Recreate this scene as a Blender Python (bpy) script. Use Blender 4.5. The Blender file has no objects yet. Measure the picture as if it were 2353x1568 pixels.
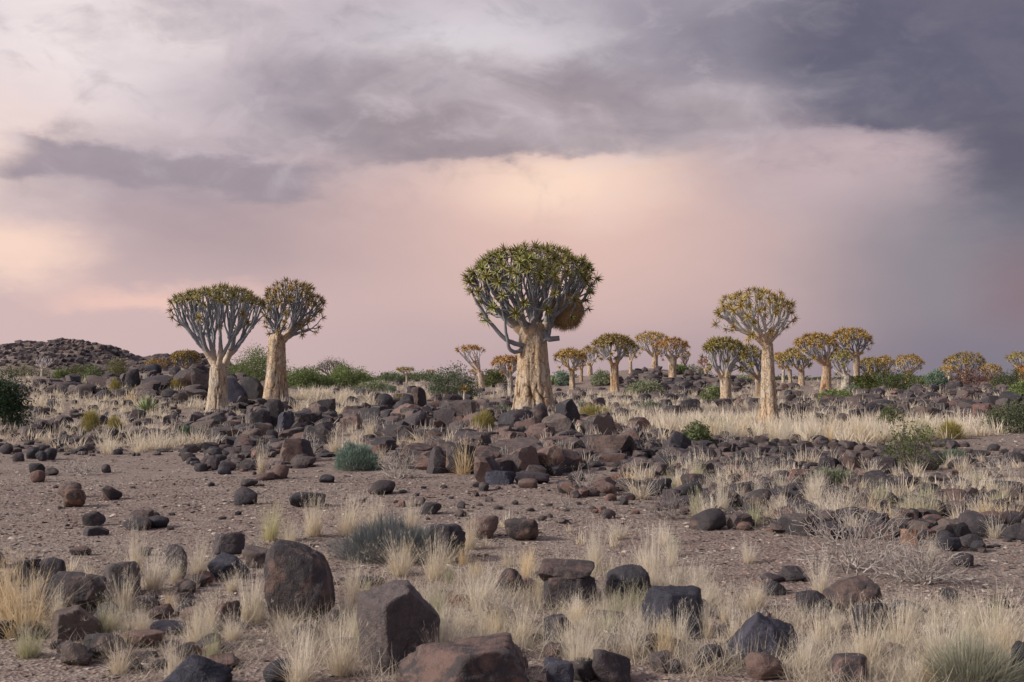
import bpy, bmesh, math
import numpy as np
from mathutils import Matrix, Vector, Euler

S = bpy.context.scene
COL = S.collection
R = math.radians
rng = np.random.default_rng(7)

# ------------------------------------------------------------------ camera
F = 2614.0                       # focal length in pixels of a 2353 px wide picture (40 mm on 36 mm)
CAMZ = 1.6
PITCH = math.atan(81 / F)
cam_d = bpy.data.cameras.new("camera")
cam_d.lens = 40; cam_d.sensor_width = 36; cam_d.clip_start = 0.1; cam_d.clip_end = 8000
cam_d.dof.use_dof = True; cam_d.dof.focus_distance = 30; cam_d.dof.aperture_fstop = 11
cam = bpy.data.objects.new("camera", cam_d); COL.objects.link(cam)
cam.location = (0, 0, CAMZ); cam.rotation_euler = (R(90) + PITCH, 0, 0)
S.camera = cam

def srgb(r, g, b):
    f = lambda c: c / 12.92 if c <= 0.04045 else ((c + 0.055) / 1.055) ** 2.4
    return (f(r / 255), f(g / 255), f(b / 255), 1)

# ------------------------------------------------------------------ exposure
S.view_settings.view_transform = 'Standard'
S.view_settings.look = 'None'
S.view_settings.exposure = 0.45
S.view_settings.gamma = 1
S.view_settings.use_curve_mapping = False

# ------------------------------------------------------------------ sun
SUN_AZ, SUN_EL = R(-105), R(30)          # azimuth from the viewing direction, to the left and a little behind
sun_d = bpy.data.lights.new("sun", 'SUN'); sun_d.energy = 2.9; sun_d.angle = R(8); sun_d.color = (1.0, 0.89, 0.77)
sun = bpy.data.objects.new("sun", sun_d); COL.objects.link(sun)
sd = Vector((math.sin(SUN_AZ) * math.cos(SUN_EL), math.cos(SUN_AZ) * math.cos(SUN_EL), math.sin(SUN_EL)))
sun.rotation_euler = sd.to_track_quat('Z', 'Y').to_euler()

# ------------------------------------------------------------------ node helper
class NT:
    def __init__(s, tree): s.t = tree; s.n = tree.nodes; s.l = tree.links
    def put(s, sock, v):
        if v is None: return
        if isinstance(v, bpy.types.NodeSocket): s.l.new(v, sock)
        else: sock.default_value = v
    def m(s, op, a, b=None, c=None, clamp=False):
        n = s.n.new('ShaderNodeMath'); n.operation = op; n.use_clamp = clamp
        for i, v in enumerate((a, b, c)): s.put(n.inputs[i], v)
        return n.outputs[0]
    def v(s, op, a, b=None, c=None):
        n = s.n.new('ShaderNodeVectorMath'); n.operation = op
        for i, q in enumerate((a, b, c)):
            if q is not None: s.put(n.inputs[i], q)
        return n.outputs['Value'] if op in ('LENGTH', 'DOT_PRODUCT', 'DISTANCE') else n.outputs[0]
    def mr(s, v, a, b, c=0.0, d=1.0, t='SMOOTHSTEP'):
        n = s.n.new('ShaderNodeMapRange'); n.interpolation_type = t
        for i, q in enumerate((v, a, b, c, d)): s.put(n.inputs[i], q)
        return n.outputs[0]
    def mix(s, f, a, b, mode='MIX'):
        n = s.n.new('ShaderNodeMix'); n.data_type = 'RGBA'; n.blend_type = mode
        s.put(n.inputs[0], f); s.put(n.inputs[6], a); s.put(n.inputs[7], b)
        return n.outputs[2]
    def noise(s, vec, scale, detail=4, rough=0.5, dist=0.0, out=0):
        n = s.n.new('ShaderNodeTexNoise')
        s.put(n.inputs['Vector'], vec); n.inputs['Scale'].default_value = scale
        n.inputs['Detail'].default_value = detail; n.inputs['Roughness'].default_value = rough
        n.inputs['Distortion'].default_value = dist
        return n.outputs[out]
    def voro(s, vec, scale, feature='F1', out=0):
        n = s.n.new('ShaderNodeTexVoronoi'); n.feature = feature
        s.put(n.inputs['Vector'], vec); n.inputs['Scale'].default_value = scale
        return n.outputs[out]
    def comb(s, x, y, z):
        n = s.n.new('ShaderNodeCombineXYZ')
        for i, q in enumerate((x, y, z)): s.put(n.inputs[i], q)
        return n.outputs[0]

# ------------------------------------------------------------------ sky (cloud deck laid out by compass direction and height)
W = bpy.data.worlds.new("World"); S.world = W; W.use_nodes = True
W.node_tree.nodes.clear()
w = NT(W.node_tree)
tc = w.n.new('ShaderNodeTexCoord').outputs['Generated']
dirn = w.v('NORMALIZE', tc)
sp = w.n.new('ShaderNodeSeparateXYZ'); w.l.new(dirn, sp.inputs[0])
X, Y, Z = sp.outputs
AZ = w.m('ARCTAN2', X, Y); EL = w.m('ARCSINE', Z)
K = F / 1000
st = w.v('MULTIPLY', dirn, (1, 1, 2.4))
warp1 = w.v('SUBTRACT', w.noise(st, 2.6, 5, 0.55, out=1), (0.5, 0.5, 0.5))
warp2 = w.v('SUBTRACT', w.noise(st, 8.0, 7, 0.62, out=1), (0.5, 0.5, 0.5))
UV = w.comb(w.m('MULTIPLY', AZ, K), w.m('MULTIPLY', EL, K), 0.0)
UV = w.v('ADD', UV, w.v('MULTIPLY', warp1, (0.42, 0.20, 0)))
UVs = w.v('ADD', UV, w.v('MULTIPLY', warp2, (0.24, 0.17, 0)))
def azel(px, py):
    a = (px - 1176.5) / F; b = (784 - py) / F
    d = Vector((a, math.cos(PITCH) - b * math.sin(PITCH), math.sin(PITCH) + b * math.cos(PITCH))).normalized()
    return math.atan2(d.x, d.y) * K, math.asin(d.z) * K
# base: pale mauve, lighter to the left (towards the sun), darker to the right, all round the dome
side = w.mr(X, -0.45, 0.55)
low = w.mix(side, srgb(206, 180, 180), srgb(140, 128, 142))
high = w.mix(side, srgb(205, 192, 198), srgb(118, 114, 130))
sky = w.mix(w.mr(Z, 0.02, 0.30), low, high)
def blob(px, py, rx, ry, rgb, k, inner=0.0, soft=True):
    global sky
    u, v = azel(px, py)
    q = w.v('MULTIPLY', w.v('SUBTRACT', UV if soft else UVs, (u, v, 0)), (1000 / rx, 1000 / ry, 0))
    f = w.mr(w.v('LENGTH', q), 1.0, inner, 0.0, k)
    sky = w.mix(f, sky, srgb(*rgb))
# light and cloud masses; each sits at its own bearing
blob(1180, 640, 1500, 330, (206, 177, 174), .75)
blob(170, 60, 620, 300, (240, 226, 226), .95)
blob(-60, 330, 420, 240, (244, 218, 208), .85)
blob(1150, 90, 520, 150, (212, 206, 212), .85)
blob(380, 400, 520, 160, (168, 153, 162), .75, .25, False)
blob(620, 540, 560, 190, (166, 146, 153), .75)
blob(640, 220, 420, 110, (176, 163, 173), .7)
blob(20, 585, 330, 90, (246, 213, 196), .9, .1, False)
blob(1260, 500, 760, 330, (228, 190, 178), .80)
blob(1270, 430, 420, 140, (250, 217, 196), .95)
blob(1180, 240, 860, 160, (158, 147, 155), .85, .35, False)
blob(1000, 300, 420, 90, (156, 142, 149), .6, .3, False)
blob(1700, 240, 420, 120, (150, 141, 153), .8, .2, False)
blob(2020, 400, 560, 210, (198, 176, 180), .85, .1)
blob(1620, 60, 560, 150, (150, 143, 156), .75)
blob(2300, 90, 760, 250, (96, 94, 112), .95, .3, False)
blob(2480, 160, 420, 260, (74, 76, 98), .9, .1)
blob(2420, 420, 300, 260, (88, 86, 106), .95, .4, False)
blob(2180, 660, 420, 330, (134, 129, 139), .85)
blob(2420, 690, 220, 160, (130, 108, 118), .75)
blob(2350, 840, 700, 130, (124, 119, 133), .8)
blob(420, 672, 300, 48, (236, 196, 184), .8, .1, False)
blob(1500, 290, 380, 50, (178, 160, 164), .55, 0, False)
blob(1180, 120, 420, 60, (222, 216, 220), .6, 0, False)
blob(1640, 250, 300, 44, (190, 178, 184), .5, 0, False)
blob(300, 330, 330, 36, (206, 192, 196), .6, 0, False)
def deck(xa, xb, fx, edge, se, top, ft, rgb, k, slope=0.0):
    # cloud sheet with a ragged lower edge, fading upward and to both sides
    global sky
    u0, v0 = azel((xa + xb) / 2, edge); hx = (xb - xa) / 2000; _, vt = azel((xa + xb) / 2, top)
    sep = w.n.new('ShaderNodeSeparateXYZ'); w.l.new(UVs, sep.inputs[0])
    du = w.m('SUBTRACT', sep.outputs[0], u0); dv = w.m('SUBTRACT', w.m('SUBTRACT', sep.outputs[1], v0), w.m('MULTIPLY', du, slope))
    f = w.m('MULTIPLY', w.mr(w.m('ABSOLUTE', du), hx, hx - fx / 1000, 0.0, k), w.mr(dv, -se / 1000, se / 1000))
    f = w.m('MULTIPLY', f, w.mr(dv, (vt - v0) + ft / 1000, (vt - v0)))
    sky = w.mix(f, sky, srgb(*rgb))
deck(740, 1560, 200, 368, 11, 250, 150, (154, 140, 147), .85)
deck(1000, 1900, 300, 352, 30, 300, 120, (162, 148, 155), .55)
deck(0, 790, 110, 430, 18, 345, 30, (154, 141, 151), .85, -.05)
deck(1760, 2700, 260, 305, 16, 20, 200, (94, 92, 111), .97, -.04)
deck(2180, 2700, 140, 520, 70, 330, 120, (92, 88, 106), .85, -.25)
# fine streaks of cloud
wisp = w.noise(st, 4.2, 7, 0.56, 0.3)
amp = w.mr(Z, 0.03, 0.20, 0.15, 1.0); thick = w.mr(X, 0.12, 0.34, 1.0, 0.15)
wf = w.m('MULTIPLY', w.m('SUBTRACT', wisp, 0.5), amp)
sky = w.mix(w.m('MULTIPLY', w.m('MULTIPLY', w.mr(wf, 0.02, 0.24), 0.24), thick), sky, srgb(226, 214, 216))
sky = w.mix(w.m('MULTIPLY', w.mr(wf, 0.0, -0.22), 0.30), sky, srgb(120, 112, 126))
big = w.noise(w.v('MULTIPLY', dirn, (1, 1, 2.0)), 6.5, 6, 0.52, 0.8)
bf = w.m('MULTIPLY', w.m('SUBTRACT', big, 0.5), w.mr(Z, 0.10, 0.24, 0.0, 1.0))
sky = w.mix(w.m('MULTIPLY', w.m('MULTIPLY', w.mr(bf, 0.02, 0.20), 0.32), thick), sky, srgb(214, 202, 207))
sky = w.mix(w.m('MULTIPLY', w.mr(bf, -0.02, -0.20), 0.34), sky, srgb(124, 116, 129))
bil = w.noise(w.v('MULTIPLY', dirn, (1, 1, 1.8)), 17, 8, 0.60, 0.5)
lf2 = w.m('MULTIPLY', w.m('SUBTRACT', bil, 0.5), w.mr(Z, 0.09, 0.20, 0.0, 1.0))
sky = w.mix(w.m('MULTIPLY', w.m('MULTIPLY', w.mr(lf2, 0.0, 0.22), 0.26), thick), sky, srgb(220, 208, 212))
sky = w.mix(w.m('MULTIPLY', w.mr(lf2, 0.0, -0.22), 0.26), sky, srgb(118, 110, 124))
nish = w.n.new('ShaderNodeTexSky'); nish.sky_type = 'NISHITA'; nish.sun_disc = False
nish.sun_elevation = SUN_EL; nish.sun_rotation = SUN_AZ; nish.air_density = 1.5; nish.dust_density = 3
nsky = w.v('SCALE', nish.outputs[0]); nsky.node.inputs['Scale'].default_value = 0.07
sky = w.mix(0.06, sky, nsky)
bg = w.n.new('ShaderNodeBackground'); w.l.new(sky, bg.inputs[0]); bg.inputs[1].default_value = 0.80
wo = w.n.new('ShaderNodeOutputWorld'); w.l.new(bg.outputs[0], wo.inputs[0])
W.cycles.sampling_method = 'MANUAL'; W.cycles.sample_map_resolution = 512

# ------------------------------------------------------------------ numpy helpers
def hash3(ix, iy, iz, seed):
    h = (ix * 374761393 + iy * 668265263 + iz * 2147483647 + seed * 974634541) & 0xFFFFFFFF
    h = ((h ^ (h >> 13)) * 1274126177) & 0xFFFFFFFF
    h = ((h ^ (h >> 16)) * 2246822519) & 0xFFFFFFFF
    return ((h ^ (h >> 15)) & 0xFFFFFF) / float(0xFFFFFF) * 2 - 1
def vnoise(p, seed=0):
    p = np.asarray(p, float); i = np.floor(p).astype(np.int64); f = p - i; f = f * f * (3 - 2 * f)
    out = 0
    for dx in (0, 1):
        for dy in (0, 1):
            for dz in (0, 1):
                wt = (f[..., 0] if dx else 1 - f[..., 0]) * (f[..., 1] if dy else 1 - f[..., 1]) * (f[..., 2] if dz else 1 - f[..., 2])
                out = out + wt * hash3(i[..., 0] + dx, i[..., 1] + dy, i[..., 2] + dz, seed)
    return out
def fbm(p, seed=0, o=4, g=0.5):
    p = np.asarray(p, float); a = 1; s = 0
    for k in range(o): s = s + a * vnoise(p * 2 ** k, seed + k); a *= g
    return s
def nrm(v): return v / np.maximum(np.linalg.norm(v, axis=-1, keepdims=True), 1e-9)

def mesh(name, V, faces, mat, smooth=True, attr=None):
    """faces: list of int arrays (n,3) or (n,4)"""
    me = bpy.data.meshes.new(name)
    V = np.asarray(V, np.float32)
    faces = [np.asarray(f, np.int32) for f in (faces if isinstance(faces, list) else [faces]) if len(f)]
    nl = sum(f.size for f in faces); nf = sum(len(f) for f in faces)
    me.vertices.add(len(V)); me.vertices.foreach_set('co', V.ravel())
    me.loops.add(nl); me.polygons.add(nf)
    me.loops.foreach_set('vertex_index', np.concatenate([f.ravel() for f in faces]))
    tot = np.concatenate([np.full(len(f), f.shape[1], np.int32) for f in faces])
    me.polygons.foreach_set('loop_start', np.concatenate([[0], np.cumsum(tot)[:-1]]).astype(np.int32))
    me.polygons.foreach_set('use_smooth', np.full(nf, smooth, bool))
    if attr is not None:
        a = me.attributes.new('t', 'FLOAT', 'POINT'); a.data.foreach_set('value', np.asarray(attr, np.float32))
    me.update(calc_edges=True); me.validate()
    me.materials.append(mat)
    return me
class Geo:
    """collects pieces of geometry for ONE mesh"""
    def __init__(s): s.V = []; s.T = []; s.Q = []; s.A = []; s.n = 0
    def add(s, V, T=None, Q=None, A=None):
        V = np.asarray(V).reshape(-1, 3)
        if T is not None and len(T): s.T.append(np.asarray(T) + s.n)
        if Q is not None and len(Q): s.Q.append(np.asarray(Q) + s.n)
        s.V.append(V); s.A.append(np.zeros(len(V)) if A is None else np.asarray(A).ravel()); s.n += len(V)
    def mesh(s, name, mat, smooth=True, sharp=0):
        f = []
        if s.T: f.append(np.concatenate(s.T))
        if s.Q: f.append(np.concatenate(s.Q))
        me = mesh(name, np.concatenate(s.V), f, mat, smooth, np.concatenate(s.A))
        if sharp: me.set_sharp_from_angle(angle=R(sharp))
        return me
def link(name, me, parent=None, mw=None, color=None):
    o = bpy.data.objects.new(name, me); COL.objects.link(o)
    if parent is not None: o.parent = parent
    if mw is not None: o.matrix_basis = mw
    if color is not None: o.color = (*color, 1)
    return o
def tag(o, label=None, cat=None, group=None, kind=None):
    if label: o['label'] = label
    if cat: o['category'] = cat
    if group: o['group'] = group
    if kind: o['kind'] = kind
    return o
def thing(name, label, cat, loc, rz=0, group=None):
    o = bpy.data.objects.new(name, None); COL.objects.link(o); o.empty_display_size = 0.2
    o.location = loc; o.rotation_euler = (0, 0, rz)
    return tag(o, label, cat, group)

def tubes(P, r, s=6, A=None):
    """P (M,K,3) polylines, r (M,K) radii -> V, Q, attribute"""
    P = np.asarray(P, float); r = np.asarray(r, float); M, Kk, _ = P.shape
    t = nrm(np.gradient(P, axis=1))
    mt = nrm(P[:, -1] - P[:, 0])
    ref = np.where(np.abs(mt[:, 2:3]) > 0.75, np.array([[1., 0.1, 0]]), np.array([[0.1, 0, 1.]]))
    u = nrm(np.cross(t, ref[:, None, :])); v = np.cross(t, u)
    a = np.arange(s) * 2 * math.pi / s
    ring = u[:, :, None, :] * np.cos(a)[None, None, :, None] + v[:, :, None, :] * np.sin(a)[None, None, :, None]
    V = P[:, :, None, :] + ring * r[:, :, None, None]
    idx = np.arange(M * Kk * s).reshape(M, Kk, s)
    a0 = idx[:, :-1, :]; b0 = np.roll(a0, -1, 2); a1 = idx[:, 1:, :]; b1 = np.roll(a1, -1, 2)
    Q = np.stack([a0, a1, b1, b0], -1).reshape(-1, 4)
    at = None if A is None else np.repeat(np.asarray(A).reshape(M, Kk), s, 1)
    return V.reshape(-1, 3), Q, at

def blades(base, az, lean, L, wd, Kk=4, droop=0.25):
    """thin grass blades / narrow leaves -> V, T, Q, attribute (0 root .. 1 tip)"""
    N = len(base); t = np.linspace(0, 1, Kk)[None, :]
    az = np.asarray(az)[:, None]; lean = np.asarray(lean)[:, None]; L = np.asarray(L)[:, None]; wd = np.asarray(wd)[:, None]
    hor = L * (np.sin(lean) * t + droop * lean * t ** 2.2)
    up = L * (np.cos(lean) * t - droop * lean ** 1.2 * t ** 2.5)
    x = base[:, 0:1] + hor * np.cos(az); y = base[:, 1:2] + hor * np.sin(az); z = base[:, 2:3] + up
    C = np.stack([x, y, z], -1)
    fa = rng.uniform(0, 2 * math.pi, (N, 1))
    wv = np.stack([np.cos(fa), np.sin(fa), np.zeros_like(fa)], -1) * (wd * (1 - t ** 1.6) * 0.5 + wd * 0.06)[..., None]
    V = np.concatenate([C - wv, C + wv], 1)          # (N,2K,3)
    i = np.arange(N)[:, None] * 2 * Kk
    k = np.arange(Kk - 1)[None, :]
    Q = np.stack([i + k, i + k + 1, i + Kk + k + 1, i + Kk + k], -1).reshape(-1, 4)
    A = np.repeat(np.concatenate([t, t], 1), N, 0)
    return V.reshape(-1, 3), None, Q, A

def leafbits(C, size, flat=0.0):
    """small diamond leaves at centres C with random attitude"""
    N = len(C); a = nrm(rng.normal(size=(N, 3))); b = nrm(np.cross(a, rng.normal(size=(N, 3))))
    size = np.asarray(size).reshape(-1, 1) * np.ones((N, 1))
    V = np.stack([C - a * size, C + b * size * 0.4, C + a * size, C - b * size * 0.4], 1)
    i = np.arange(N)[:, None] * 4
    Q = i + np.arange(4)[None, :]
    return V.reshape(-1, 3), None, Q, None

# ------------------------------------------------------------------ terrain
anchors = []                                   # (x, y, z, spread)
def wpt(px, py, d):
    a = (px - 1176.5) / F; b = (784 - py) / F
    v = np.array([a, math.cos(PITCH) - b * math.sin(PITCH), math.sin(PITCH) + b * math.cos(PITCH)])
    return v / v[1] * d + np.array([0, 0, CAMZ])
PROF_Y = np.array([-200, 18, 26, 36, 45, 55, 70, 90, 120, 200, 500, 1500, 5000.])
PROF_Z = np.array([0, 0, .05, .12, .22, .36, .58, .92, 1.10, 1.0, .6, 0, -2.])
MOUNDS = [(0.7, 38, .28, 6, 8), (-17, 57, .85, 9, 7), (11.8, 86, .55, 7, 7), (18, 45, .35, 7, 6), (-11, 51, .25, 4, 5),
          (22, 62, .4, 9, 8), (-28, 60, .3, 8, 8)]
def h_base(x, y):
    x = np.asarray(x, float); y = np.asarray(y, float)
    z = np.interp(y, PROF_Y, PROF_Z)
    for mx, my, mh, sx, sy in MOUNDS: z = z + mh * np.exp(-((x - mx) / sx) ** 2 - ((y - my) / sy) ** 2)
    return z
def h(x, y):
    z = h_base(x, y); x = np.asarray(x, float); y = np.asarray(y, float)
    for ax, ay, az, s in anchors_res: z = z + az * np.exp(-(((x - ax) / s) ** 2 + ((y - ay) / s) ** 2))
    return z
anchors_res = []
def h_fine(x, y):
    p = np.stack([np.asarray(x, float), np.asarray(y, float), np.zeros_like(np.asarray(x, float))], -1)
    far = np.clip(np.hypot(p[..., 0], p[..., 1]) / 60, 0, 1)
    return h(x, y) + 0.035 * fbm(p * 0.45, 3, 3) + 0.012 * fbm(p * 2.1, 9, 2) + far * 0.10 * fbm(p * 0.12, 5, 2)

# ------------------------------------------------------------------ trees: where they stand (picture of 2353 px; depth in metres)
# base px, base py, depth, trunk top py, base width, top width, crown x0, x1, crown top, rim, bottom, tips, stems, label, leaf colour, bark colour, branch colour, spars
GREEN = (.20, .235, .075); OLIVE = (.29, .26, .085); GOLD = (.43, .29, .085); RUST = (.43, .235, .08)
CREAM = (.58, .455, .33); PALE = (.60, .52, .42); ORANGE = (.52, .335, .20); WHITE = (.60, .56, .50); DARK = (.33, .25, .18)
BLUE = (.235, .265, .305); GREYB = (.38, .38, .40); ASH = (.50, .49, .50); SLATE = (.185, .20, .23)
TREES = [
 dict(b=(500,950), d=44, tt=838, w=(54,37), c=(384,612,656,712,775), n=150, k=3, e0=.16, ros=.80, low=.10, leaf=(.23,.24,.08), bark=PALE, br=BLUE, big=2, lab="quiver tree with pale forked trunk and flat blue-grey vase crown"),
 dict(b=(632,924), d=50, tt=768, w=(60,36), c=(588,752,637,705,790), n=120, k=4, e0=.0, ros=.82, low=.22, inn=.25, leaf=(.27,.22,.09), bark=CREAM, br=SLATE, big=2, lab="quiver tree with thick cracked cream trunk beside the green bushes", lean=.02),
 dict(b=(1225,948), d=40, tt=740, w=(98,64), c=(1066,1380,552,655,770), n=215, k=4, e0=.06, ros=.86, low=.15, leaf=GREEN, bark=CREAM, br=SLATE, big=3, lab="massive quiver tree with round green crown, stout golden trunk and straw nest", lean=0),
 dict(b=(1768,980), d=36, tt=785, w=(52,24), c=(1640,1836,657,722,800), n=100, k=4, e0=-.1, inn=.5, ros=.68, leaf=(.38,.30,.09), bark=CREAM, br=ASH, big=2, lab="tall slender quiver tree with open pale branches in the straw-coloured grass", lean=-.02),
 dict(b=(1668,930), d=55, tt=862, w=(29,25), c=(1608,1716,770,805,868), n=70, k=4, leaf=(.23,.20,.05), bark=CREAM, br=GREYB, big=1, lab="small quiver tree with short cream trunk and wide dense olive crown"),
 dict(b=(1748,922), d=60, tt=868, w=(30,22), c=(1672,1764,790,830,870), n=46, k=2, leaf=OLIVE, bark=DARK, br=SLATE, big=1, lab="dark-trunked quiver tree standing close behind the tall slender one"),
 dict(b=(1897,906), d=66, tt=828, w=(30,18), c=(1822,1926,758,795,838), n=80, k=4, leaf=GOLD, bark=ORANGE, br=GREYB, big=1, lab="quiver tree with orange-brown trunk and golden crown above a green bush", lean=.06),
 dict(b=(1944,908), d=69, tt=858, w=(28,19), c=(1903,1962,800,830,868), n=34, k=3, leaf=OLIVE, bark=WHITE, br=ASH, big=1, lab="quiver tree with whitish forked trunk under its taller golden neighbour"),
 dict(b=(1968,905), d=72, tt=815, w=(20,15), c=(1904,2006,750,785,822), n=80, k=4, leaf=GOLD, bark=(.5,.38,.26), br=SLATE, big=1, lab="tall quiver tree with grey-tan trunk and round golden crown", lean=.01),
 dict(b=(1842,884), d=80, tt=846, w=(17,14), c=(1790,1872,793,825,856), n=60, k=4, leaf=(.30,.23,.05), bark=CREAM, br=SLATE, big=0, lab="low quiver tree with bent cream trunk behind the orange-trunked one"),
 dict(b=(1816,882), d=86, tt=850, w=(9,8), c=(1776,1822,812,830,855), n=26, k=3, leaf=GOLD, bark=CREAM, br=ASH, big=0, lab="thin quiver tree with bare pale stem beside the low bent one"),
 dict(b=(1800,880), d=90, tt=848, w=(9,8), c=(1770,1812,806,826,850), n=22, k=3, leaf=RUST, bark=PALE, br=ASH, big=0, lab="rust-crowned small quiver tree seen past the tall slender trunk"),
 dict(b=(2002,885), d=78, tt=862, w=(13,11), c=(1962,2040,817,845,870), n=60, k=5, leaf=(.27,.21,.06), bark=ORANGE, br=SLATE, big=0, lab="squat quiver tree with grey-gold crown in front of the wide green bush"),
 dict(b=(2032,880), d=92, tt=860, w=(10,9), c=(2005,2058,815,838,864), n=40, k=4, leaf=GOLD, bark=CREAM, br=GREYB, big=0, lab="golden quiver tree half hidden behind the squat one"),
 dict(b=(2086,884), d=96, tt=862, w=(13,11), c=(2050,2126,815,842,866), n=64, k=5, leaf=GOLD, bark=ORANGE, br=GREYB, big=0, lab="low spreading quiver tree with flat golden dome above the green bushes"),
 dict(b=(2181,890), d=84, tt=858, w=(7,6), c=(2156,2202,836,848,862), n=20, k=3, leaf=GOLD, bark=WHITE, br=ASH, big=0, lab="slim young quiver tree with a thin whitish stem and small crown"),
 dict(b=(2216,880), d=94, tt=858, w=(16,14), c=(2168,2266,808,840,868), n=90, k=5, leaf=(.29,.21,.05), bark=CREAM, br=SLATE, big=0, lab="broad dome-shaped quiver tree behind the reddish leafless bush"),
 dict(b=(2276,884), d=99, tt=866, w=(12,10), c=(2244,2306,834,855,872), n=46, k=4, leaf=GOLD, bark=CREAM, br=GREYB, big=0, lab="lower quiver tree merging with the side of the broad dome-shaped one"),
 dict(b=(2346,880), d=88, tt=848, w=(12,10), c=(2310,2380,807,828,850), n=46, k=4, leaf=OLIVE, bark=CREAM, br=GREYB, big=0, lab="olive-crowned quiver tree rising behind the orange dry aloe-like one"),
 dict(b=(2352,892), d=74, tt=872, w=(14,12), c=(2330,2378,836,860,886), n=40, k=4, leaf=(.45,.20,.04), bark=ORANGE, br=ORANGE, big=0, lab="short quiver tree with burnt orange leaves above the red rock pile"),
 dict(b=(1107,900), d=72, tt=852, w=(17,13), c=(1044,1118,790,806,842), n=20, k=3, leaf=RUST, bark=CREAM, br=ASH, big=1, lab="sparse quiver tree with long bare pale branches and rusty leaf tufts", lean=-.05),
 dict(b=(1174,912), d=62, tt=866, w=(16,12), c=(1128,1206,816,838,868), n=44, k=3, leaf=RUST, bark=WHITE, br=ASH, big=1, lab="small rust-crowned quiver tree with white trunk beside the massive trunk", lean=-.04),
 dict(b=(1316,894), d=68, tt=848, w=(15,12), c=(1270,1350,798,825,858), n=60, k=4, leaf=GOLD, bark=CREAM, br=ASH, big=1, lab="golden quiver tree with spreading low branches past the straw nest tree", lean=-.04),
 dict(b=(1336,878), d=84, tt=850, w=(9,8), c=(1312,1352,812,830,856), n=20, k=3, leaf=RUST, bark=ORANGE, br=GREYB, big=0, lab="thin orange-stemmed quiver tree hidden behind the spreading golden one"),
 dict(b=(1355,864), d=92, tt=842, w=(14,11), c=(1328,1382,793,815,842), n=32, k=3, leaf=(.33,.22,.06), bark=CREAM, br=GREYB, big=0, lab="quiver tree with stubby trunk on the rise behind the grey-green shrubs"),
 dict(b=(1413,902), d=64, tt=836, w=(24,20), c=(1360,1462,766,798,838), n=86, k=4, leaf=(.27,.20,.06), bark=ORANGE, br=GREYB, big=1, lab="vase-shaped quiver tree with ribbed orange trunk among grey-green shrubs"),
 dict(b=(1449,864), d=86, tt=830, w=(10,8), c=(1428,1474,784,806,832), n=30, k=3, leaf=OLIVE, bark=CREAM, br=ASH, big=0, lab="small quiver tree with straight cream trunk behind the vase-shaped one"),
 dict(b=(1505,848), d=92, tt=814, w=(17,13), c=(1456,1542,758,786,820), n=76, k=4, leaf=GOLD, bark=CREAM, br=ASH, big=0, lab="wide quiver tree on the rocky rise, behind the thick-trunked one"),
 dict(b=(1546,868), d=82, tt=816, w=(20,20), c=(1500,1588,772,800,832), n=76, k=4, leaf=RUST, bark=CREAM, br=ASH, big=1, lab="rusty-crowned quiver tree with thick cream trunk on the rocky rise"),
 dict(b=(1574,866), d=94, tt=840, w=(8,7), c=(1556,1590,806,822,842), n=18, k=3, leaf=GOLD, bark=DARK, br=GREYB, big=0, lab="little quiver tree tucked behind the thick cream trunk on the rise"),
 dict(b=(1622,868), d=100, tt=852, w=(7,6), c=(1600,1644,824,838,852), n=20, k=3, leaf=(.34,.13,.07), bark=CREAM, br=GREYB, big=0, lab="reddish quiver tree peeping over the dark rocks of the rise"),
 dict(b=(424,850), d=82, tt=836, w=(15,12), c=(388,462,797,820,838), n=70, k=5, leaf=(.28,.20,.05), bark=PALE, br=SLATE, big=0, lab="low umbrella-shaped quiver tree on the boulder ridge"),
 dict(b=(358,850), d=105, tt=842, w=(9,8), c=(332,388,820,834,846), n=34, k=4, leaf=GOLD, bark=ORANGE, br=DARK, big=0, lab="golden quiver tree crown showing over the boulders of the ridge"),
 dict(b=(935,882), d=98, tt=860, w=(6,6), c=(906,956,844,852,864), n=22, k=3, leaf=OLIVE, bark=PALE, br=ASH, big=0, lab="tiny far quiver tree with a straight pale stem among green bushes"),
 dict(b=(990,872), d=135, tt=862, w=(5,5), c=(976,1003,849,856,864), n=16, k=3, leaf=RUST, bark=PALE, br=GREYB, big=0, lab="farthest quiver tree, a small rusty dome above the grey-green bush"),
 dict(b=(1092,862), d=120, tt=856, w=(6,5), c=(1076,1106,845,852,858), n=16, k=3, leaf=RUST, bark=CREAM, br=GREYB, big=0, lab="small rusty quiver tree crown behind the sparse pale-branched tree"),
 dict(b=(97,862), d=130, tt=846, w=(8,6), c=(76,128,812,826,842), n=34, k=3, leaf=(.25,.20,.17), bark=WHITE, br=ASH, big=0, lab="bare whitish leafless quiver tree below the stony hill"),
]
for t in TREES:
    p = wpt(*t['b'], t['d']); r = p[2] - float(h_base(p[0], p[1]))
    anchors.append((p[0], p[1], r))
# residuals solved together so the ground really passes under every trunk
AX = np.array([a[0] for a in anchors]); AY = np.array([a[1] for a in anchors]); AR = np.array([a[2] for a in anchors])
spread = 4.5
G = np.exp(-((AX[:, None] - AX[None]) ** 2 + (AY[:, None] - AY[None]) ** 2) / spread ** 2) + 0.08 * np.eye(len(AX))
sol = np.clip(np.linalg.solve(G, AR), -1.2, 1.2)
anchors_res = [(a, b, float(c), spread) for a, b, c in zip(AX, AY, sol)]

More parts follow.
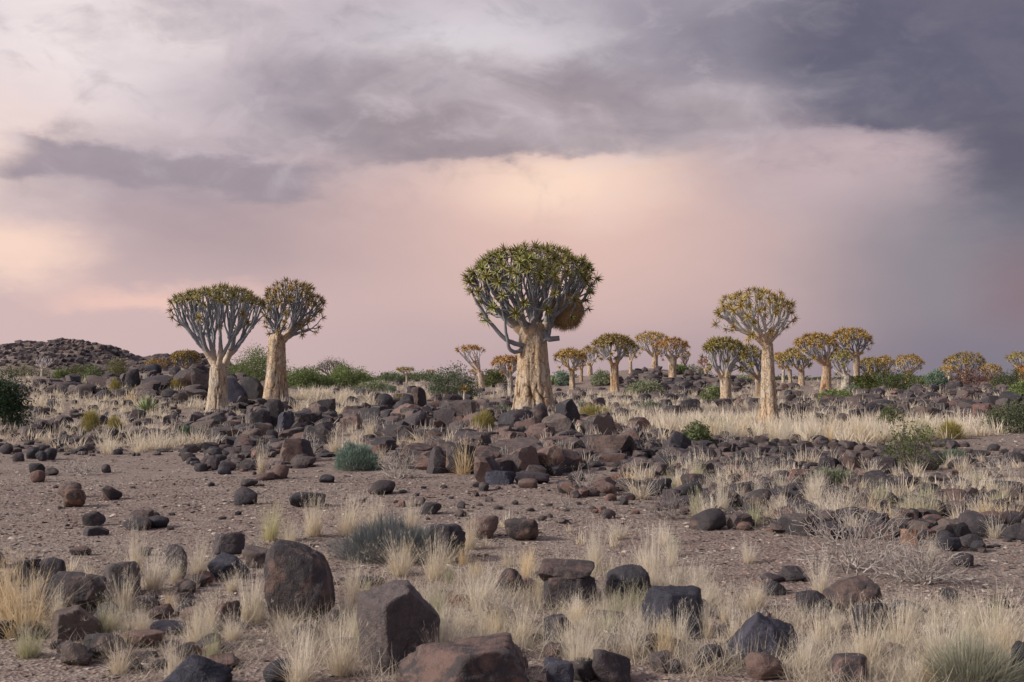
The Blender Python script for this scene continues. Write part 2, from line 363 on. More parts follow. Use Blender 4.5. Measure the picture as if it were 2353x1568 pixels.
DS = np.geomspace(3.0, 420, 700)
def ground_hit(px, py):
    """where the view ray through (px,py) meets the ground -> points (N,3)"""
    px = np.atleast_1d(np.asarray(px, float)); py = np.atleast_1d(np.asarray(py, float)); out = np.zeros((len(px), 3))
    for s in range(0, len(px), 1500):
        a = (px[s:s + 1500] - 1176.5) / F; b = (784 - py[s:s + 1500]) / F
        dy = math.cos(PITCH) - b * math.sin(PITCH); dx = a / dy; dz = (math.sin(PITCH) + b * math.cos(PITCH)) / dy
        xx = dx[:, None] * DS; yy = np.broadcast_to(DS, xx.shape); zz = CAMZ + dz[:, None] * DS
        below = zz < h(xx, yy); below[:, -1] = True
        k = np.argmax(below, 1); d = DS[k]
        x = dx * d; out[s:s + 1500] = np.stack([x, d, h_fine(x, d)], -1)
    return out

# ------------------------------------------------------------------ materials
def material(name):
    m = bpy.data.materials.new(name); m.use_nodes = True
    nt = NT(m.node_tree); b = m.node_tree.nodes['Principled BSDF']
    return m, nt, b
def bump(nt, b, hgt, strength, dist):
    n = nt.n.new('ShaderNodeBump'); n.inputs['Strength'].default_value = strength; n.inputs['Distance'].default_value = dist
    nt.l.new(hgt, n.inputs['Height']); nt.l.new(n.outputs[0], b.inputs['Normal'])

# ground
M_ground, g, b = material("stony_soil")
pos = g.n.new('ShaderNodeNewGeometry').outputs['Position']
n1 = g.noise(pos, 0.35, 5, 0.55); n2 = g.noise(pos, 2.2, 6, 0.6); n3 = g.noise(pos, 26, 6, 0.7)
c = g.mix(g.mr(n1, 0.38, 0.62), (.225, .172, .158, 1), (.262, .222, .200, 1))
c = g.mix(g.mr(n2, 0.45, 0.7), c, (.315, .275, .245, 1))
vc = g.voro(g.v('MULTIPLY', pos, (1, 1, 1)), 42, out=1)
sepc = g.n.new('ShaderNodeSeparateColor'); g.l.new(vc, sepc.inputs[0])
chip = g.mr(sepc.outputs[0], 0.55, 0.6); pale = g.mr(sepc.outputs[1], 0.8, 0.84)
c = g.mix(g.m('MULTIPLY', chip, 0.65), c, (.125, .100, .098, 1))
c = g.mix(g.m('MULTIPLY', pale, 0.55), c, (.46, .41, .36, 1))
c = g.mix(g.mr(n3, 0.35, 0.75, 0.0, 0.45), c, (.15, .115, .105, 1))
g.l.new(c, b.inputs['Base Color']); b.inputs['Roughness'].default_value = 0.95; b.inputs['Specular IOR Level'].default_value = 0.15
hg = g.m('ADD', g.m('MULTIPLY', n3, 0.5), g.voro(pos, 42))
bump(g, b, hg, 0.9, 0.012)

# rock
M_rock, g, b = material("dolerite_rock")
oi = g.n.new('ShaderNodeObjectInfo'); ge = g.n.new('ShaderNodeNewGeometry')
rnd = g.m('FRACT', g.m('ADD', oi.outputs['Random'], ge.outputs['Random Per Island']))
pos = g.v('ADD', ge.outputs['Position'], g.comb(g.m('MULTIPLY', rnd, 37), 0.0, g.m('MULTIPLY', rnd, 11)))
n1 = g.noise(pos, 6.0, 7, 0.62, 0.8); n2 = g.noise(pos, 19, 6, 0.65); n3 = g.noise(pos, 90, 4, 0.6)
dark = g.mix(g.mr(rnd, 0.2, 0.9), (.042, .041, .049, 1), (.066, .059, .061, 1))
brown = g.mix(g.m('FRACT', g.m('MULTIPLY', rnd, 7.3)), (.122, .097, .092, 1), (.148, .112, .102, 1))
brown = g.mix(1.0, brown, oi.outputs['Color'], 'MULTIPLY'); dark = g.mix(0.6, dark, oi.outputs['Color'], 'MULTIPLY')
pf = g.mr(g.m('ADD', n1, g.mr(rnd, 0.0, 1.0, -0.16, 0.16, 'LINEAR')), 0.40, 0.60)
c = g.mix(pf, dark, brown)
c = g.mix(g.mr(n2, 0.52, 0.72, 0, 0.65), c, (.046, .044, .050, 1))
c = g.mix(g.mr(n2, 0.42, 0.25, 0, 0.55), c, (.19, .150, .138, 1))
c = g.mix(g.mr(n3, 0.60, 0.78, 0, 0.35), c, (.20, .17, .15, 1))
g.l.new(c, b.inputs['Base Color'])
g.l.new(g.mr(n2, 0.3, 0.7, 0.55, 0.82), b.inputs['Roughness']); b.inputs['Specular IOR Level'].default_value = 0.38
bump(g, b, g.m('ADD', n2, g.m('MULTIPLY', n3, 0.45)), 0.85, 0.03)

# grass (colour of the object tints it; t runs root to tip)
def grass_mat(name, root, tip, var, trans=0.35):
    m, g, b = material(name)
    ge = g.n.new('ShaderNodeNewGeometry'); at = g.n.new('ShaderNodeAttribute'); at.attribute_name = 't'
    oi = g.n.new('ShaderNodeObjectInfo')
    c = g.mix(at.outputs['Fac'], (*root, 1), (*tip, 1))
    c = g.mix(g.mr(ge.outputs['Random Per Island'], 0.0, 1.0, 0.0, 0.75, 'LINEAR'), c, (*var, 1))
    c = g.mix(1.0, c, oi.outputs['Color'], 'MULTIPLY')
    g.l.new(c, b.inputs['Base Color']); b.inputs['Roughness'].default_value = 0.7; b.inputs['Specular IOR Level'].default_value = 0.2
    tr = g.n.new('ShaderNodeBsdfTranslucent'); g.l.new(c, tr.inputs[0])
    mx = g.n.new('ShaderNodeMixShader'); mx.inputs[0].default_value = trans
    g.l.new(b.outputs[0], mx.inputs[1]); g.l.new(tr.outputs[0], mx.inputs[2])
    g.l.new(mx.outputs[0], m.node_tree.nodes['Material Output'].inputs[0])
    return m
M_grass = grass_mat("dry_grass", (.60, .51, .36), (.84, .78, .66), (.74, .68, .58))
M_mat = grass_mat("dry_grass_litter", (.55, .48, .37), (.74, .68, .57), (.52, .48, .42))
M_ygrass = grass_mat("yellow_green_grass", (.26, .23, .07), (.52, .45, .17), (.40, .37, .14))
M_leaf = grass_mat("shrub_leaf", (.8, .8, .8), (1, 1, 1), (.62, .66, .55), 0.25)      # tinted by object colour
M_straw = grass_mat("nest_straw", (.34, .24, .13), (.52, .39, .23), (.40, .28, .16), 0.1)

# rosette leaves of the quiver trees and aloes
M_ros, g, b = material("succulent_leaf")
ge = g.n.new('ShaderNodeNewGeometry'); at = g.n.new('ShaderNodeAttribute'); at.attribute_name = 't'; oi = g.n.new('ShaderNodeObjectInfo')
c = g.mix(g.mr(ge.outputs['Random Per Island'], 0, 1, 0, .55, 'LINEAR'), oi.outputs['Color'], g.mix(0.6, oi.outputs['Color'], (.30, .24, .07, 1)))
c = g.mix(g.mr(at.outputs['Fac'], 0.75, 1.0, 0, .5), c, (.30, .15, .06, 1))
c = g.mix(g.mr(oi.outputs['Random'], 0.0, 1.0, 0.0, 0.30, 'LINEAR'), c, (.30, .19, .06, 1))
g.l.new(c, b.inputs['Base Color']); b.inputs['Roughness'].default_value = 0.5

# bark: golden plates with dark cracks; branches: smooth powdery blue grey
M_bark, g, b = material("quiver_bark")
oi = g.n.new('ShaderNodeObjectInfo'); oc = g.n.new('ShaderNodeTexCoord').outputs['Object']
at = g.n.new('ShaderNodeAttribute'); at.attribute_name = 't'
n1 = g.noise(oc, 1.6, 5, 0.6); n2 = g.noise(g.v('MULTIPLY', oc, (1, 1, .45)), 9, 6, 0.65, 0.5); n3 = g.noise(g.v('MULTIPLY', oc, (1, 1, .3)), 40, 4, 0.6)
c = g.mix(g.mr(n1, .35, .65, 0, .55), oi.outputs['Color'], g.mix(.55, oi.outputs['Color'], (.62, .56, .46, 1)))
c = g.mix(g.mr(n2, .50, .72, 0, .5), c, g.mix(.65, oi.outputs['Color'], (.50, .26, .10, 1)))
c = g.mix(g.mr(n3, .55, .75, 0, .35), c, (.30, .20, .12, 1))
c = g.mix(g.mr(n3, .45, .25, 0, .4), c, (.66, .60, .50, 1))
c = g.mix(g.mr(at.outputs['Fac'], .10, .7, 0, .9), c, (.13, .080, .042, 1))
wv = g.v('ADD', g.v('MULTIPLY', oc, (1, 1, .40)), g.v('SCALE', g.noise(oc, 5, 3, .6, out=1)));
for nd in g.n:
    if nd.type == 'VECT_MATH' and nd.operation == 'SCALE': nd.inputs['Scale'].default_value = .38
edge = g.voro(wv, 5.0, 'DISTANCE_TO_EDGE'); plate = g.mr(edge, .0, .07)
c = g.mix(g.m('MULTIPLY', g.m('SUBTRACT', 1.0, plate), .22), c, (.17, .105, .055, 1))
pc = g.voro(wv, 5.0, out=1); spc = g.n.new('ShaderNodeSeparateColor'); g.l.new(pc, spc.inputs[0])
c = g.mix(g.mr(spc.outputs[0], .55, .9, 0, .45), c, (.50, .47, .42, 1)); c = g.mix(g.mr(spc.outputs[1], .6, .95, 0, .4), c, (.52, .33, .16, 1))
g.l.new(c, b.inputs['Base Color']); b.inputs['Roughness'].default_value = 0.85; b.inputs['Specular IOR Level'].default_value = 0.2
bump(g, b, g.m('ADD', g.m('ADD', n2, g.m('MULTIPLY', n3, .5)), g.m('MULTIPLY', plate, .55)), .9, .06)

M_branch, g, b = material("quiver_branch")
oi = g.n.new('ShaderNodeObjectInfo'); at = g.n.new('ShaderNodeAttribute'); at.attribute_name = 't'
ge = g.n.new('ShaderNodeNewGeometry')
n1 = g.noise(ge.outputs['Position'], 5, 5, .6)
c = g.mix(g.mr(n1, .35, .65, 0, .5), oi.outputs['Color'], g.mix(.5, oi.outputs['Color'], (.40, .40, .42, 1)))
bk = g.n.new('ShaderNodeAttribute'); bk.attribute_type = 'OBJECT'; bk.attribute_name = 'bark'
c = g.mix(g.mr(at.outputs['Fac'], .2, .9), c, g.mix(g.mr(n1, .4, .65, 0, .5), bk.outputs['Color'], (.36, .24, .14, 1)))
g.l.new(c, b.inputs['Base Color']); b.inputs['Roughness'].default_value = 0.6
bump(g, b, n1, .3, .02)

M_twig, g, b = material("dry_twig")
oi = g.n.new('ShaderNodeObjectInfo'); ge = g.n.new('ShaderNodeNewGeometry')
c = g.mix(g.mr(ge.outputs['Random Per Island'], 0, 1, 0, .7, 'LINEAR'), oi.outputs['Color'], (.20, .17, .16, 1))
g.l.new(c, b.inputs['Base Color']); b.inputs['Roughness'].default_value = 0.85

# ------------------------------------------------------------------ ground sheet
def axis(a, n): return np.sinh(np.linspace(-1, 1, n) * a) / math.sinh(a)
gx = axis(5.2, 270) * 4000
gy = np.concatenate([[-3000, -1200, -500, -200, -90, -40, -18, -8, -2], np.geomspace(4, 5000, 390) - 2.5])
XX, YY = np.meshgrid(gx, gy)
ZZ = h_fine(XX, YY)
I = np.arange(XX.size).reshape(XX.shape)
Q = np.stack([I[:-1, :-1], I[:-1, 1:], I[1:, 1:], I[1:, :-1]], -1).reshape(-1, 4)
o = link("ground", mesh("ground", np.stack([XX, YY, ZZ], -1).reshape(-1, 3), Q, M_ground)); tag(o, kind="structure")
def ground_z(x, y):                                      # height of the sheet as built (bilinear)
    x = np.asarray(x, float); y = np.asarray(y, float)
    i = np.clip(np.searchsorted(gx, x) - 1, 0, len(gx) - 2); j = np.clip(np.searchsorted(gy, y) - 1, 0, len(gy) - 2)
    u = (x - gx[i]) / (gx[i + 1] - gx[i]); v = (y - gy[j]) / (gy[j + 1] - gy[j])
    return ZZ[j, i] * (1 - u) * (1 - v) + ZZ[j, i + 1] * u * (1 - v) + ZZ[j + 1, i] * (1 - u) * v + ZZ[j + 1, i + 1] * u * v

# stony hills on the left
def hill(name, prof, d0, depth, seed):
    """prof: list of (px, skyline py) at depth d0"""
    P = np.array([wpt(px, py, d0) for px, py in prof])
    xs = np.linspace(P[0, 0], P[-1, 0], 260); ys = np.linspace(-1, 1, 60)
    crest = np.interp(xs, P[:, 0], P[:, 2])
    A, B = np.meshgrid(xs, ys)
    base = h(A, d0 + B * depth) - 0.6
    fall = np.clip(1 - np.abs(B) ** 1.5, 0, 1)
    pp = np.stack([A, B * depth, np.zeros_like(A)], -1)
    Zh = base + (crest[None] - base) * fall + fall ** .5 * (0.9 * fbm(pp * .10, seed, 3) * np.clip(crest[None] / 8, .2, 1) + 0.5 * np.abs(fbm(pp * .35, seed + 4, 3)))
    V = np.stack([A, d0 + B * depth, Zh], -1)
    I = np.arange(A.size).reshape(A.shape)
    Q = np.stack([I[:-1, :-1], I[:-1, 1:], I[1:, 1:], I[1:, :-1]], -1).reshape(-1, 4)
    tag(link(name, mesh(name, V.reshape(-1, 3), Q, M_ground)), kind="structure")
    return V
hill1 = hill("hill", [(-420, 850), (-250, 828), (-60, 812), (20, 806), (60, 798), (110, 796), (150, 790), (200, 794), (240, 798), (265, 812), (300, 824), (345, 834), (420, 846), (520, 862)], 330, 60, 21)
hill2 = hill("hill", [(300, 862), (345, 834), (385, 820), (415, 818), (450, 822), (500, 838), (560, 856), (600, 864)], 260, 40, 33)

# ------------------------------------------------------------------ rocks
ico_cache = {}
def ico(sub):
    if sub not in ico_cache:
        bm = bmesh.new(); bmesh.ops.create_icosphere(bm, subdivisions=sub, radius=1)
        ico_cache[sub] = (nrm(np.array([v.co[:] for v in bm.verts])), np.array([[v.index for v in f.verts] for f in bm.faces])); bm.free()
    return ico_cache[sub]
def rock_verts(seed, sub, kind='a'):
    """unit rock (half extents 1) as a softened polyhedron"""
    r = np.random.default_rng(seed); D, T = ico(sub)
    if kind == 'e': n, p, lo, nz = 18, 6, .88, .04
    elif kind == 'r': n, p, lo, nz = 15, 10, .80, .06
    elif kind == 's': n, p, lo, nz = 9, 22, .72, .03
    else: n, p, lo, nz = 8, 55, .50, .06
    N = nrm(r.normal(size=(n, 3))); d = r.uniform(lo, 1.0, n)
    box = np.array([[1, 0, 0], [-1, 0, 0], [0, 1, 0], [0, -1, 0], [0, 0, 1], [0, 0, -1]], float)
    bd = np.full(6, 1.0)
    if kind == 'p':      # pyramid / peak
        N = nrm(np.array([[.75, -.2, .62], [-.8, -.15, .55], [.1, -.85, .5], [-.1, .9, .45], [.5, -.7, .3]]) + r.normal(size=(5, 3)) * .12); d = r.uniform(.52, .74, 5)
    if kind == 'w':      # wedge: one big tilted face turned to the viewer, cut left flank
        N = nrm(np.array([[.40, -.91, .08], [-.90, -.42, .12], [.74, .0, .68], [-.25, -.1, 1.0], [0, 1, .2]]) + r.normal(size=(5, 3)) * .06); d = np.array([.42, .72, .80, .90, .8])
    if kind == 'b':      # block
        N = nrm(np.array([[.95, -.3, .1], [-.95, -.3, .15], [.1, -1, .12], [-.08, .1, 1], [0, 1, .1], [.6, -.1, .8]]) + r.normal(size=(6, 3)) * .08); d = np.array([.74, .74, .70, .78, .8, .95])
    if kind in ('p', 'w', 'b'): p = 55; nz = .055
    N = np.concatenate([N, nrm(box + r.normal(size=(6, 3)) * .12)]); d = np.concatenate([d, bd])
    q = np.maximum(D @ N.T / d, 0)
    rad = (q ** p).sum(1) ** (-1 / p)
    rad = rad * (1 + nz * fbm(D * 1.7 + seed * 3.1, seed, 4 if sub > 3 else 2) + (.022 * fbm(D * 7, seed + 5, 4) if sub > 3 else .02 * fbm(D * 4, seed + 5, 2)))
    if sub > 3: rad = rad * (1 - .045 * np.clip(1 - np.abs(vnoise(D * 1.5 + seed, seed + 31) + .12 * vnoise(D * 7, seed + 3)) * 9, 0, 1) - .03 * np.clip(vnoise(D * 3.1, seed + 9) - .35, 0, .25) / .25)
    V = D * rad[:, None]
    V = (V - (V.max(0) + V.min(0)) / 2); V /= np.abs(V).max(0)
    return V, T
rock_lib = {}
def rock_mesh(kind, seed, sub):
    k = (kind, seed, sub)
    if k not in rock_lib:
        V, T = rock_verts(seed, sub, kind); rock_lib[k] = mesh("rock", V, T, M_rock)
        if kind not in 're' and sub < 4: rock_lib[k].set_sharp_from_angle(angle=R(24))
    return rock_lib[k]
NAT = (1, 1, 1)
TINT = dict(n=(1, 1, 1), d=(.52, .56, .70), b=(1.15, 1.0, .95), r=(1.3, 1.0, .92), g=(.85, .9, .98), o=(2.5, 1.7, 1.15), m=(1.25, 1.08, 1.02), p=(1.4, 1.22, 1.18), k=(.44, .58, .95))
taken = []                                                # footprints of hand-placed rocks
def put_rock(x0, x1, yt, yb, kind, tint, label, group=None, seed=None, rz=None, deep=.85, d=None, name="rock", sub=4):
    xc = (x0 + x1) / 2
    hit = ground_hit(xc, yb)[0] if d is None else None
    if d is not None:
        hit = np.array([(xc - 1176.5) / F * d, d, 0])
    dd = hit[1]; wdt = (x1 - x0) / F * dd; dep = wdt * deep
    zt = wpt(xc, yt, dd + dep * .45)[2]; y = dd + dep * .45; x = hit[0] * (y / dd)
    gz = float(ground_z(x, y)); ht = max(zt - gz, .25 * wdt)
    sink = .16 * ht
    hz = (ht + sink) / 2
    seed = seed if seed is not None else int(abs(x0 * 7 + yb * 13)) % 9973
    me = rock_mesh(kind, seed, sub)
    o = link(name, me, color=TINT[tint])
    o.location = (x, y, gz + ht - hz)
    o.rotation_euler = (0, 0, R(rz if rz is not None else (10 if kind == 'w' else (seed * 37) % 40 - 20)))
    o.scale = (wdt / 2, dep / 2, hz)
    taken.append((x, y, max(wdt, dep) * .5))
    tag(o, label, "rock", group); return o
HERO = [
 (612,775,1243,1430,'e','m',"large egg-shaped mottled brown boulder beside the dark cushion plant"),
 (820,1020,1340,1540,'w','g',"upright boulder with a flat grey face and brown rounded flank"),
 (925,1250,1478,1625,'b','b',"long reddish-brown slab boulder in front of the flat-faced upright one"),
 (1232,1374,1318,1404,'b','p',"pinkish-brown block under a cracked capstone"),
 (1236,1376,1283,1350,'s','b',"cracked brown capstone lying on the pinkish-brown block",),
 (1250,1332,1412,1494,'w','g',"grey wedge with pale flat top and dark undercut front"),
 (1478,1642,1350,1472,'b','k',"blue-black split block with dry grass tufts around it"),
 (1670,1860,1410,1538,'p','k',"peaked blue-black boulder with smooth sloping sides"),
 (1712,1800,1500,1572,'r','b',"round red-brown rock touching the peaked blue-black boulder"),
 (1828,1906,1355,1418,'r','d',"shiny dark round rock with a pale whitish top"),
 (1857,1913,1397,1448,'r','p',"small pinkish rounded rock leaning on the shiny dark one"),
 (1898,2024,1325,1410,'r','b',"broad rounded brown boulder under the dead grey shrub"),
 (2054,2122,1380,1414,'a','k',"low blue-black rock beside the broad rounded brown boulder"),
 (1790,1856,1300,1344,'a','g',"flat grey rock half behind a straw grass tuft"),
 (1752,1808,1335,1372,'p','d',"small dark pointed rock alone on the gravel"),
 (1590,1674,1170,1224,'r','b',"overhanging rounded rock with a pink-brown top beside the grey dead shrub"),
 (108,246,1320,1412,'a','b',"angular dark brown rock with a bluish left face among tall grass"),
 (110,230,1395,1476,'w','n',"dark brown wedge-shaped rock below the bluish-faced one"),
 (143,216,1474,1532,'a','n',"rounded brown rock in front of the twin grey-brown one"),
 (192,292,1452,1516,'r','n',"smooth grey-brown rock next to the dark wedge-shaped rock"),
 (284,378,1448,1492,'s','b',"low flat purple-brown rock sunk in the soil"),
 (224,322,1290,1372,'b','g',"square grey rock screened by a tuft of straw grass"),
 (84,150,1280,1352,'r','d',"dark oval rock standing behind the bluish-faced angular rock"),
 (26,92,1285,1356,'b','d',"dark blocky rock behind the thick straw tussock"),
 (-22,26,1310,1402,'a','b',"brown rock at the far side of the thick straw tussock"),
 (380,430,1250,1332,'r','d',"upright dark oval rock between two straw tufts"),
 (346,430,1425,1462,'r','k',"low shiny dark rock with a bluish top on pale litter"),
 (490,553,1380,1446,'b','b',"small upright dark cube-like rock beside feathery pale grass"),
 (486,562,1222,1276,'b','d',"dark block with a flat top beyond the egg-shaped boulder"),
 (558,642,1255,1304,'a','n',"grey-brown rock directly behind the egg-shaped boulder"),
 (482,566,1274,1328,'a','k',"bluish dark rock in front of the flat-topped dark block"),
 (378,524,1506,1590,'p','k',"glossy blue-black rock with a ridge, among sparse straw stems"),
 (470,548,1508,1538,'s','b',"thin flat brown rock lying beside the glossy blue-black one"),
 (190,248,1210,1242,'w','d',"small dark wedge rock on the bare clearing"),
 (190,240,1175,1212,'r','b',"rounded brown rock behind the small dark wedge on the clearing"),
 (284,348,1190,1228,'r','n',"flattened rock of a cluster of three on the clearing"),
 (332,386,1185,1222,'r','d',"dark rounded rock of a cluster of three on the clearing"),
 (298,352,1172,1198,'s','b',"flat brown rock behind the other two of a cluster of three"),
 (147,196,1122,1164,'r','o',"pale orange rounded stone on the bare clearing"),
 (138,188,1108,1142,'r','b',"dull brown oval stone just behind the pale orange one"),
 (238,280,1115,1148,'a','b',"small brown angular stone standing alone on the clearing"),
 (66,104,1064,1086,'r','d',"dark pebble-like stone resting behind a reddish flat one"),
 (70,104,1080,1101,'r','r',"reddish flat stone at the edge of the clearing"),
 (104,134,1074,1089,'s','n',"thin dark stone beside the reddish flat one"),
 (234,254,1066,1082,'r','d',"small round dark stone beside the leafless twiggy shrub"),
 (538,592,1120,1164,'r','d',"dark rounded rock before a green-based grass tuft"),
 (666,748,1130,1176,'s','d',"low elongated dark rock with straw stems growing in front"),
 (734,771,1090,1116,'r','d',"small dark oval stone on the brown soil below the blue-green shrub"),
 (844,908,1103,1146,'r','r',"rounded reddish-brown rock in front of the grey dead shrub"),
 (965,1012,1153,1192,'r','n',"brown rock with black overhung side in pale grass"),
 (1072,1142,1185,1238,'r','p',"domed pinkish-brown rock on the gravel"),
 (1162,1242,1190,1244,'r','b',"broad dark domed rock next to the pinkish-brown domed one"),
 (1136,1204,1305,1372,'r','r',"reddish rock topped with pale matted grass"),
 (1386,1502,1298,1384,'r','g',"big grey rounded rock behind pale fluffy grass"),
 (968,1062,1205,1292,'b','d',"dark sloping rock at the end of the dark cushion plant"),
 (1128,1248,1006,1088,'a','n',"large cracked boulder in front of the massive quiver tree",),
 (1086,1166,1048,1122,'a','b',"brown angular rock leaning on the large cracked boulder"),
 (1104,1184,1080,1124,'b','k',"low blue-black block at the foot of the large cracked boulder"),
 (1184,1262,1082,1122,'a','d',"low dark rock in front of the large cracked boulder"),
 (1190,1236,1100,1136,'r','b',"small rounded brown rock at the edge of the gravel below the mound"),
 (980,1034,1025,1092,'p','d',"dark upright rock behind a clump of pale grass on the mound"),
 (1040,1124,992,1046,'a','p',"pale pinkish-brown slab on the mound between grass clumps"),
 (1262,1330,1030,1084,'a','b',"brown angular rock beside the large cracked boulder"),
 (1140,1226,940,998,'a','d',"dark angular boulder at the left root of the massive trunk"),
 (1240,1334,950,1012,'a','n',"big angular grey-brown boulder below the massive trunk"),
 (1272,1334,916,990,'w','d',"dark leaning slab against the base of the massive trunk"),
 (1214,1262,926,984,'r','b',"brown rounded boulder in front of the roots of the massive trunk"),
 (1180,1246,960,1002,'a','p',"pinkish boulder wedged below the massive trunk"),
 (1338,1436,952,1014,'b','n',"blocky grey-brown boulder with yellow-green grass behind it"),
 (1326,1400,998,1044,'b','d',"square dark rock under the blocky grey-brown boulder"),
 (1526,1592,990,1042,'p','d',"dark pyramid-shaped rock beside the small green bush"),
 (562,628,940,994,'b','g',"grey square-cut block on the rock heap"),
 (608,654,918,990,'b','d',"dark upright block on the rock heap below the cracked cream trunk"),
 (636,678,944,994,'b','k',"black square block at the side of the rock heap"),
 (516,574,962,988,'s','r',"flat reddish slab on the rock heap"),
 (552,602,984,1020,'r','n',"rounded boulder in front of the grey square-cut block"),
 (640,722,1006,1064,'b','b',"big brown block beside a clump of dry grass and twigs"),
 (620,660,1068,1104,'r','b',"round brown rock beside a thin straw tuft"),
 (588,632,1085,1108,'r','p',"pale brown stone touching the round brown rock"),
 (553,594,1100,1122,'r','p',"pale flattened stone on the edge of the clearing"),
 (472,506,1048,1080,'r','d',"dark rounded stone of the little cobble cluster"),
 (446,476,1064,1084,'r','d',"small dark oval stone of the little cobble cluster"),
 (500,532,1072,1092,'r','k',"blue-black flat stone of the little cobble cluster"),
 (398,474,850,900,'a','b',"brown boulder with flat top on the ridge under the umbrella-shaped tree"),
 (436,498,843,906,'a','n',"tall grey-brown boulder on the ridge close to the pale forked trunk"),
 (520,566,868,930,'a','k',"big black boulder right behind the pale forked trunk"),
 (556,612,866,920,'a','d',"black boulder between the two neighbouring quiver trunks"),
 (328,392,862,902,'a','d',"dark boulder on the crest of the ridge"),
 (286,322,848,900,'r','d',"dark boulder beside a yellow grass tuft on the ridge"),
 (338,372,836,862,'r','k',"small black boulder on the skyline of the ridge"),
 (782,836,932,962,'b','b',"square brown block at the end of a rock row"),
 (866,904,904,938,'r','d',"rounded grey boulder in the straw grass beyond the rock row"),
 (936,978,888,944,'b','b',"tall upright reddish-grey boulder on the mound"),
 (918,952,906,946,'r','d',"rounded dark boulder beside the tall upright one"),
 (960,1010,930,966,'a','b',"brown boulder in front of the tall upright one"),
 (1026,1092,918,964,'a','n',"wide brown boulder below the young single-headed quiver tree"),
 (1880,1928,1050,1088,'b','d',"dark square rock of a row of three on the stony flat"),
 (1924,1978,1048,1088,'b','r',"red-brown square rock of a row of three on the stony flat"),
 (1998,2062,1048,1092,'r','d',"rounded dark rock of a row of three on the stony flat"),
 (2072,2114,1214,1250,'b','o',"orange-brown squarish rock on the red soil"),
 (2150,2208,1234,1264,'r','d',"smooth dark oval stone on the red soil"),
 (2188,2242,1270,1310,'r','d',"dark oval stone with a grey companion, alone on the red soil"),
 (2204,2262,1226,1256,'r','b',"brown oval stone behind the smooth dark oval one"),
 (2300,2372,1200,1240,'a','d',"long low dark rock on the red soil"),
 (1900,2000,1505,1590,'b','p',"pinkish-brown rock buried in pale grass"),
 (1360,1450,1488,1580,'a','d',"dark rounded rock hidden among tangled twigs and grass"),
 (1250,1320,1515,1590,'a','k',"blue-grey rock beside the end of the long reddish slab"),
 (1385,1440,1438,1484,'p','d',"small dark pointed rock in tangled grass"),
 (1470,1560,1455,1510,'s','r',"flat reddish rock below the blue-black split block"),
 (2330,2400,1470,1590,'a','d',"dark boulder at the end of the grey-green tussock"),
 (1960,2064,1380,1470,'s','d',"low dark rock slope covered with pale grass stems"),
]
for t in HERO:
    kw = {}
    if t[0] == 1236: kw['d'] = None
    near = t[3] > 1160
    o = put_rock(*t[:7], sub=5 if near and (t[1] - t[0]) > 110 else (4 if near else 3))
    if t[0] == 1236:                                     # capstone rests on the block
        blk = [q for q in COL.objects if q.get('label', '').startswith("pinkish-brown block under")][0]
        wd = 136 / F * blk.location.y
        o.location = (blk.location.x - .005, blk.location.y + .02, blk.location.z + blk.scale.z - .005); o.scale = (wd * .49, wd * .41, .085); o.rotation_euler = (0, R(3), 0)
for q in COL.objects:
    if q.get('category') == 'rock' and not q.get('group'): q['group'] = 'rocks and boulders'
for i, (a0, a1, a2, a3) in enumerate([(0,30,1020,1040),(60,90,1030,1050),(84,110,1036,1054),(98,130,1030,1052),(30,55,1040,1056)]):
    put_rock(a0, a1, a2, a3, 'r', 'd', "small dark cobble in the cluster at the clearing's edge", "cobbles at the clearing's edge", sub=3)

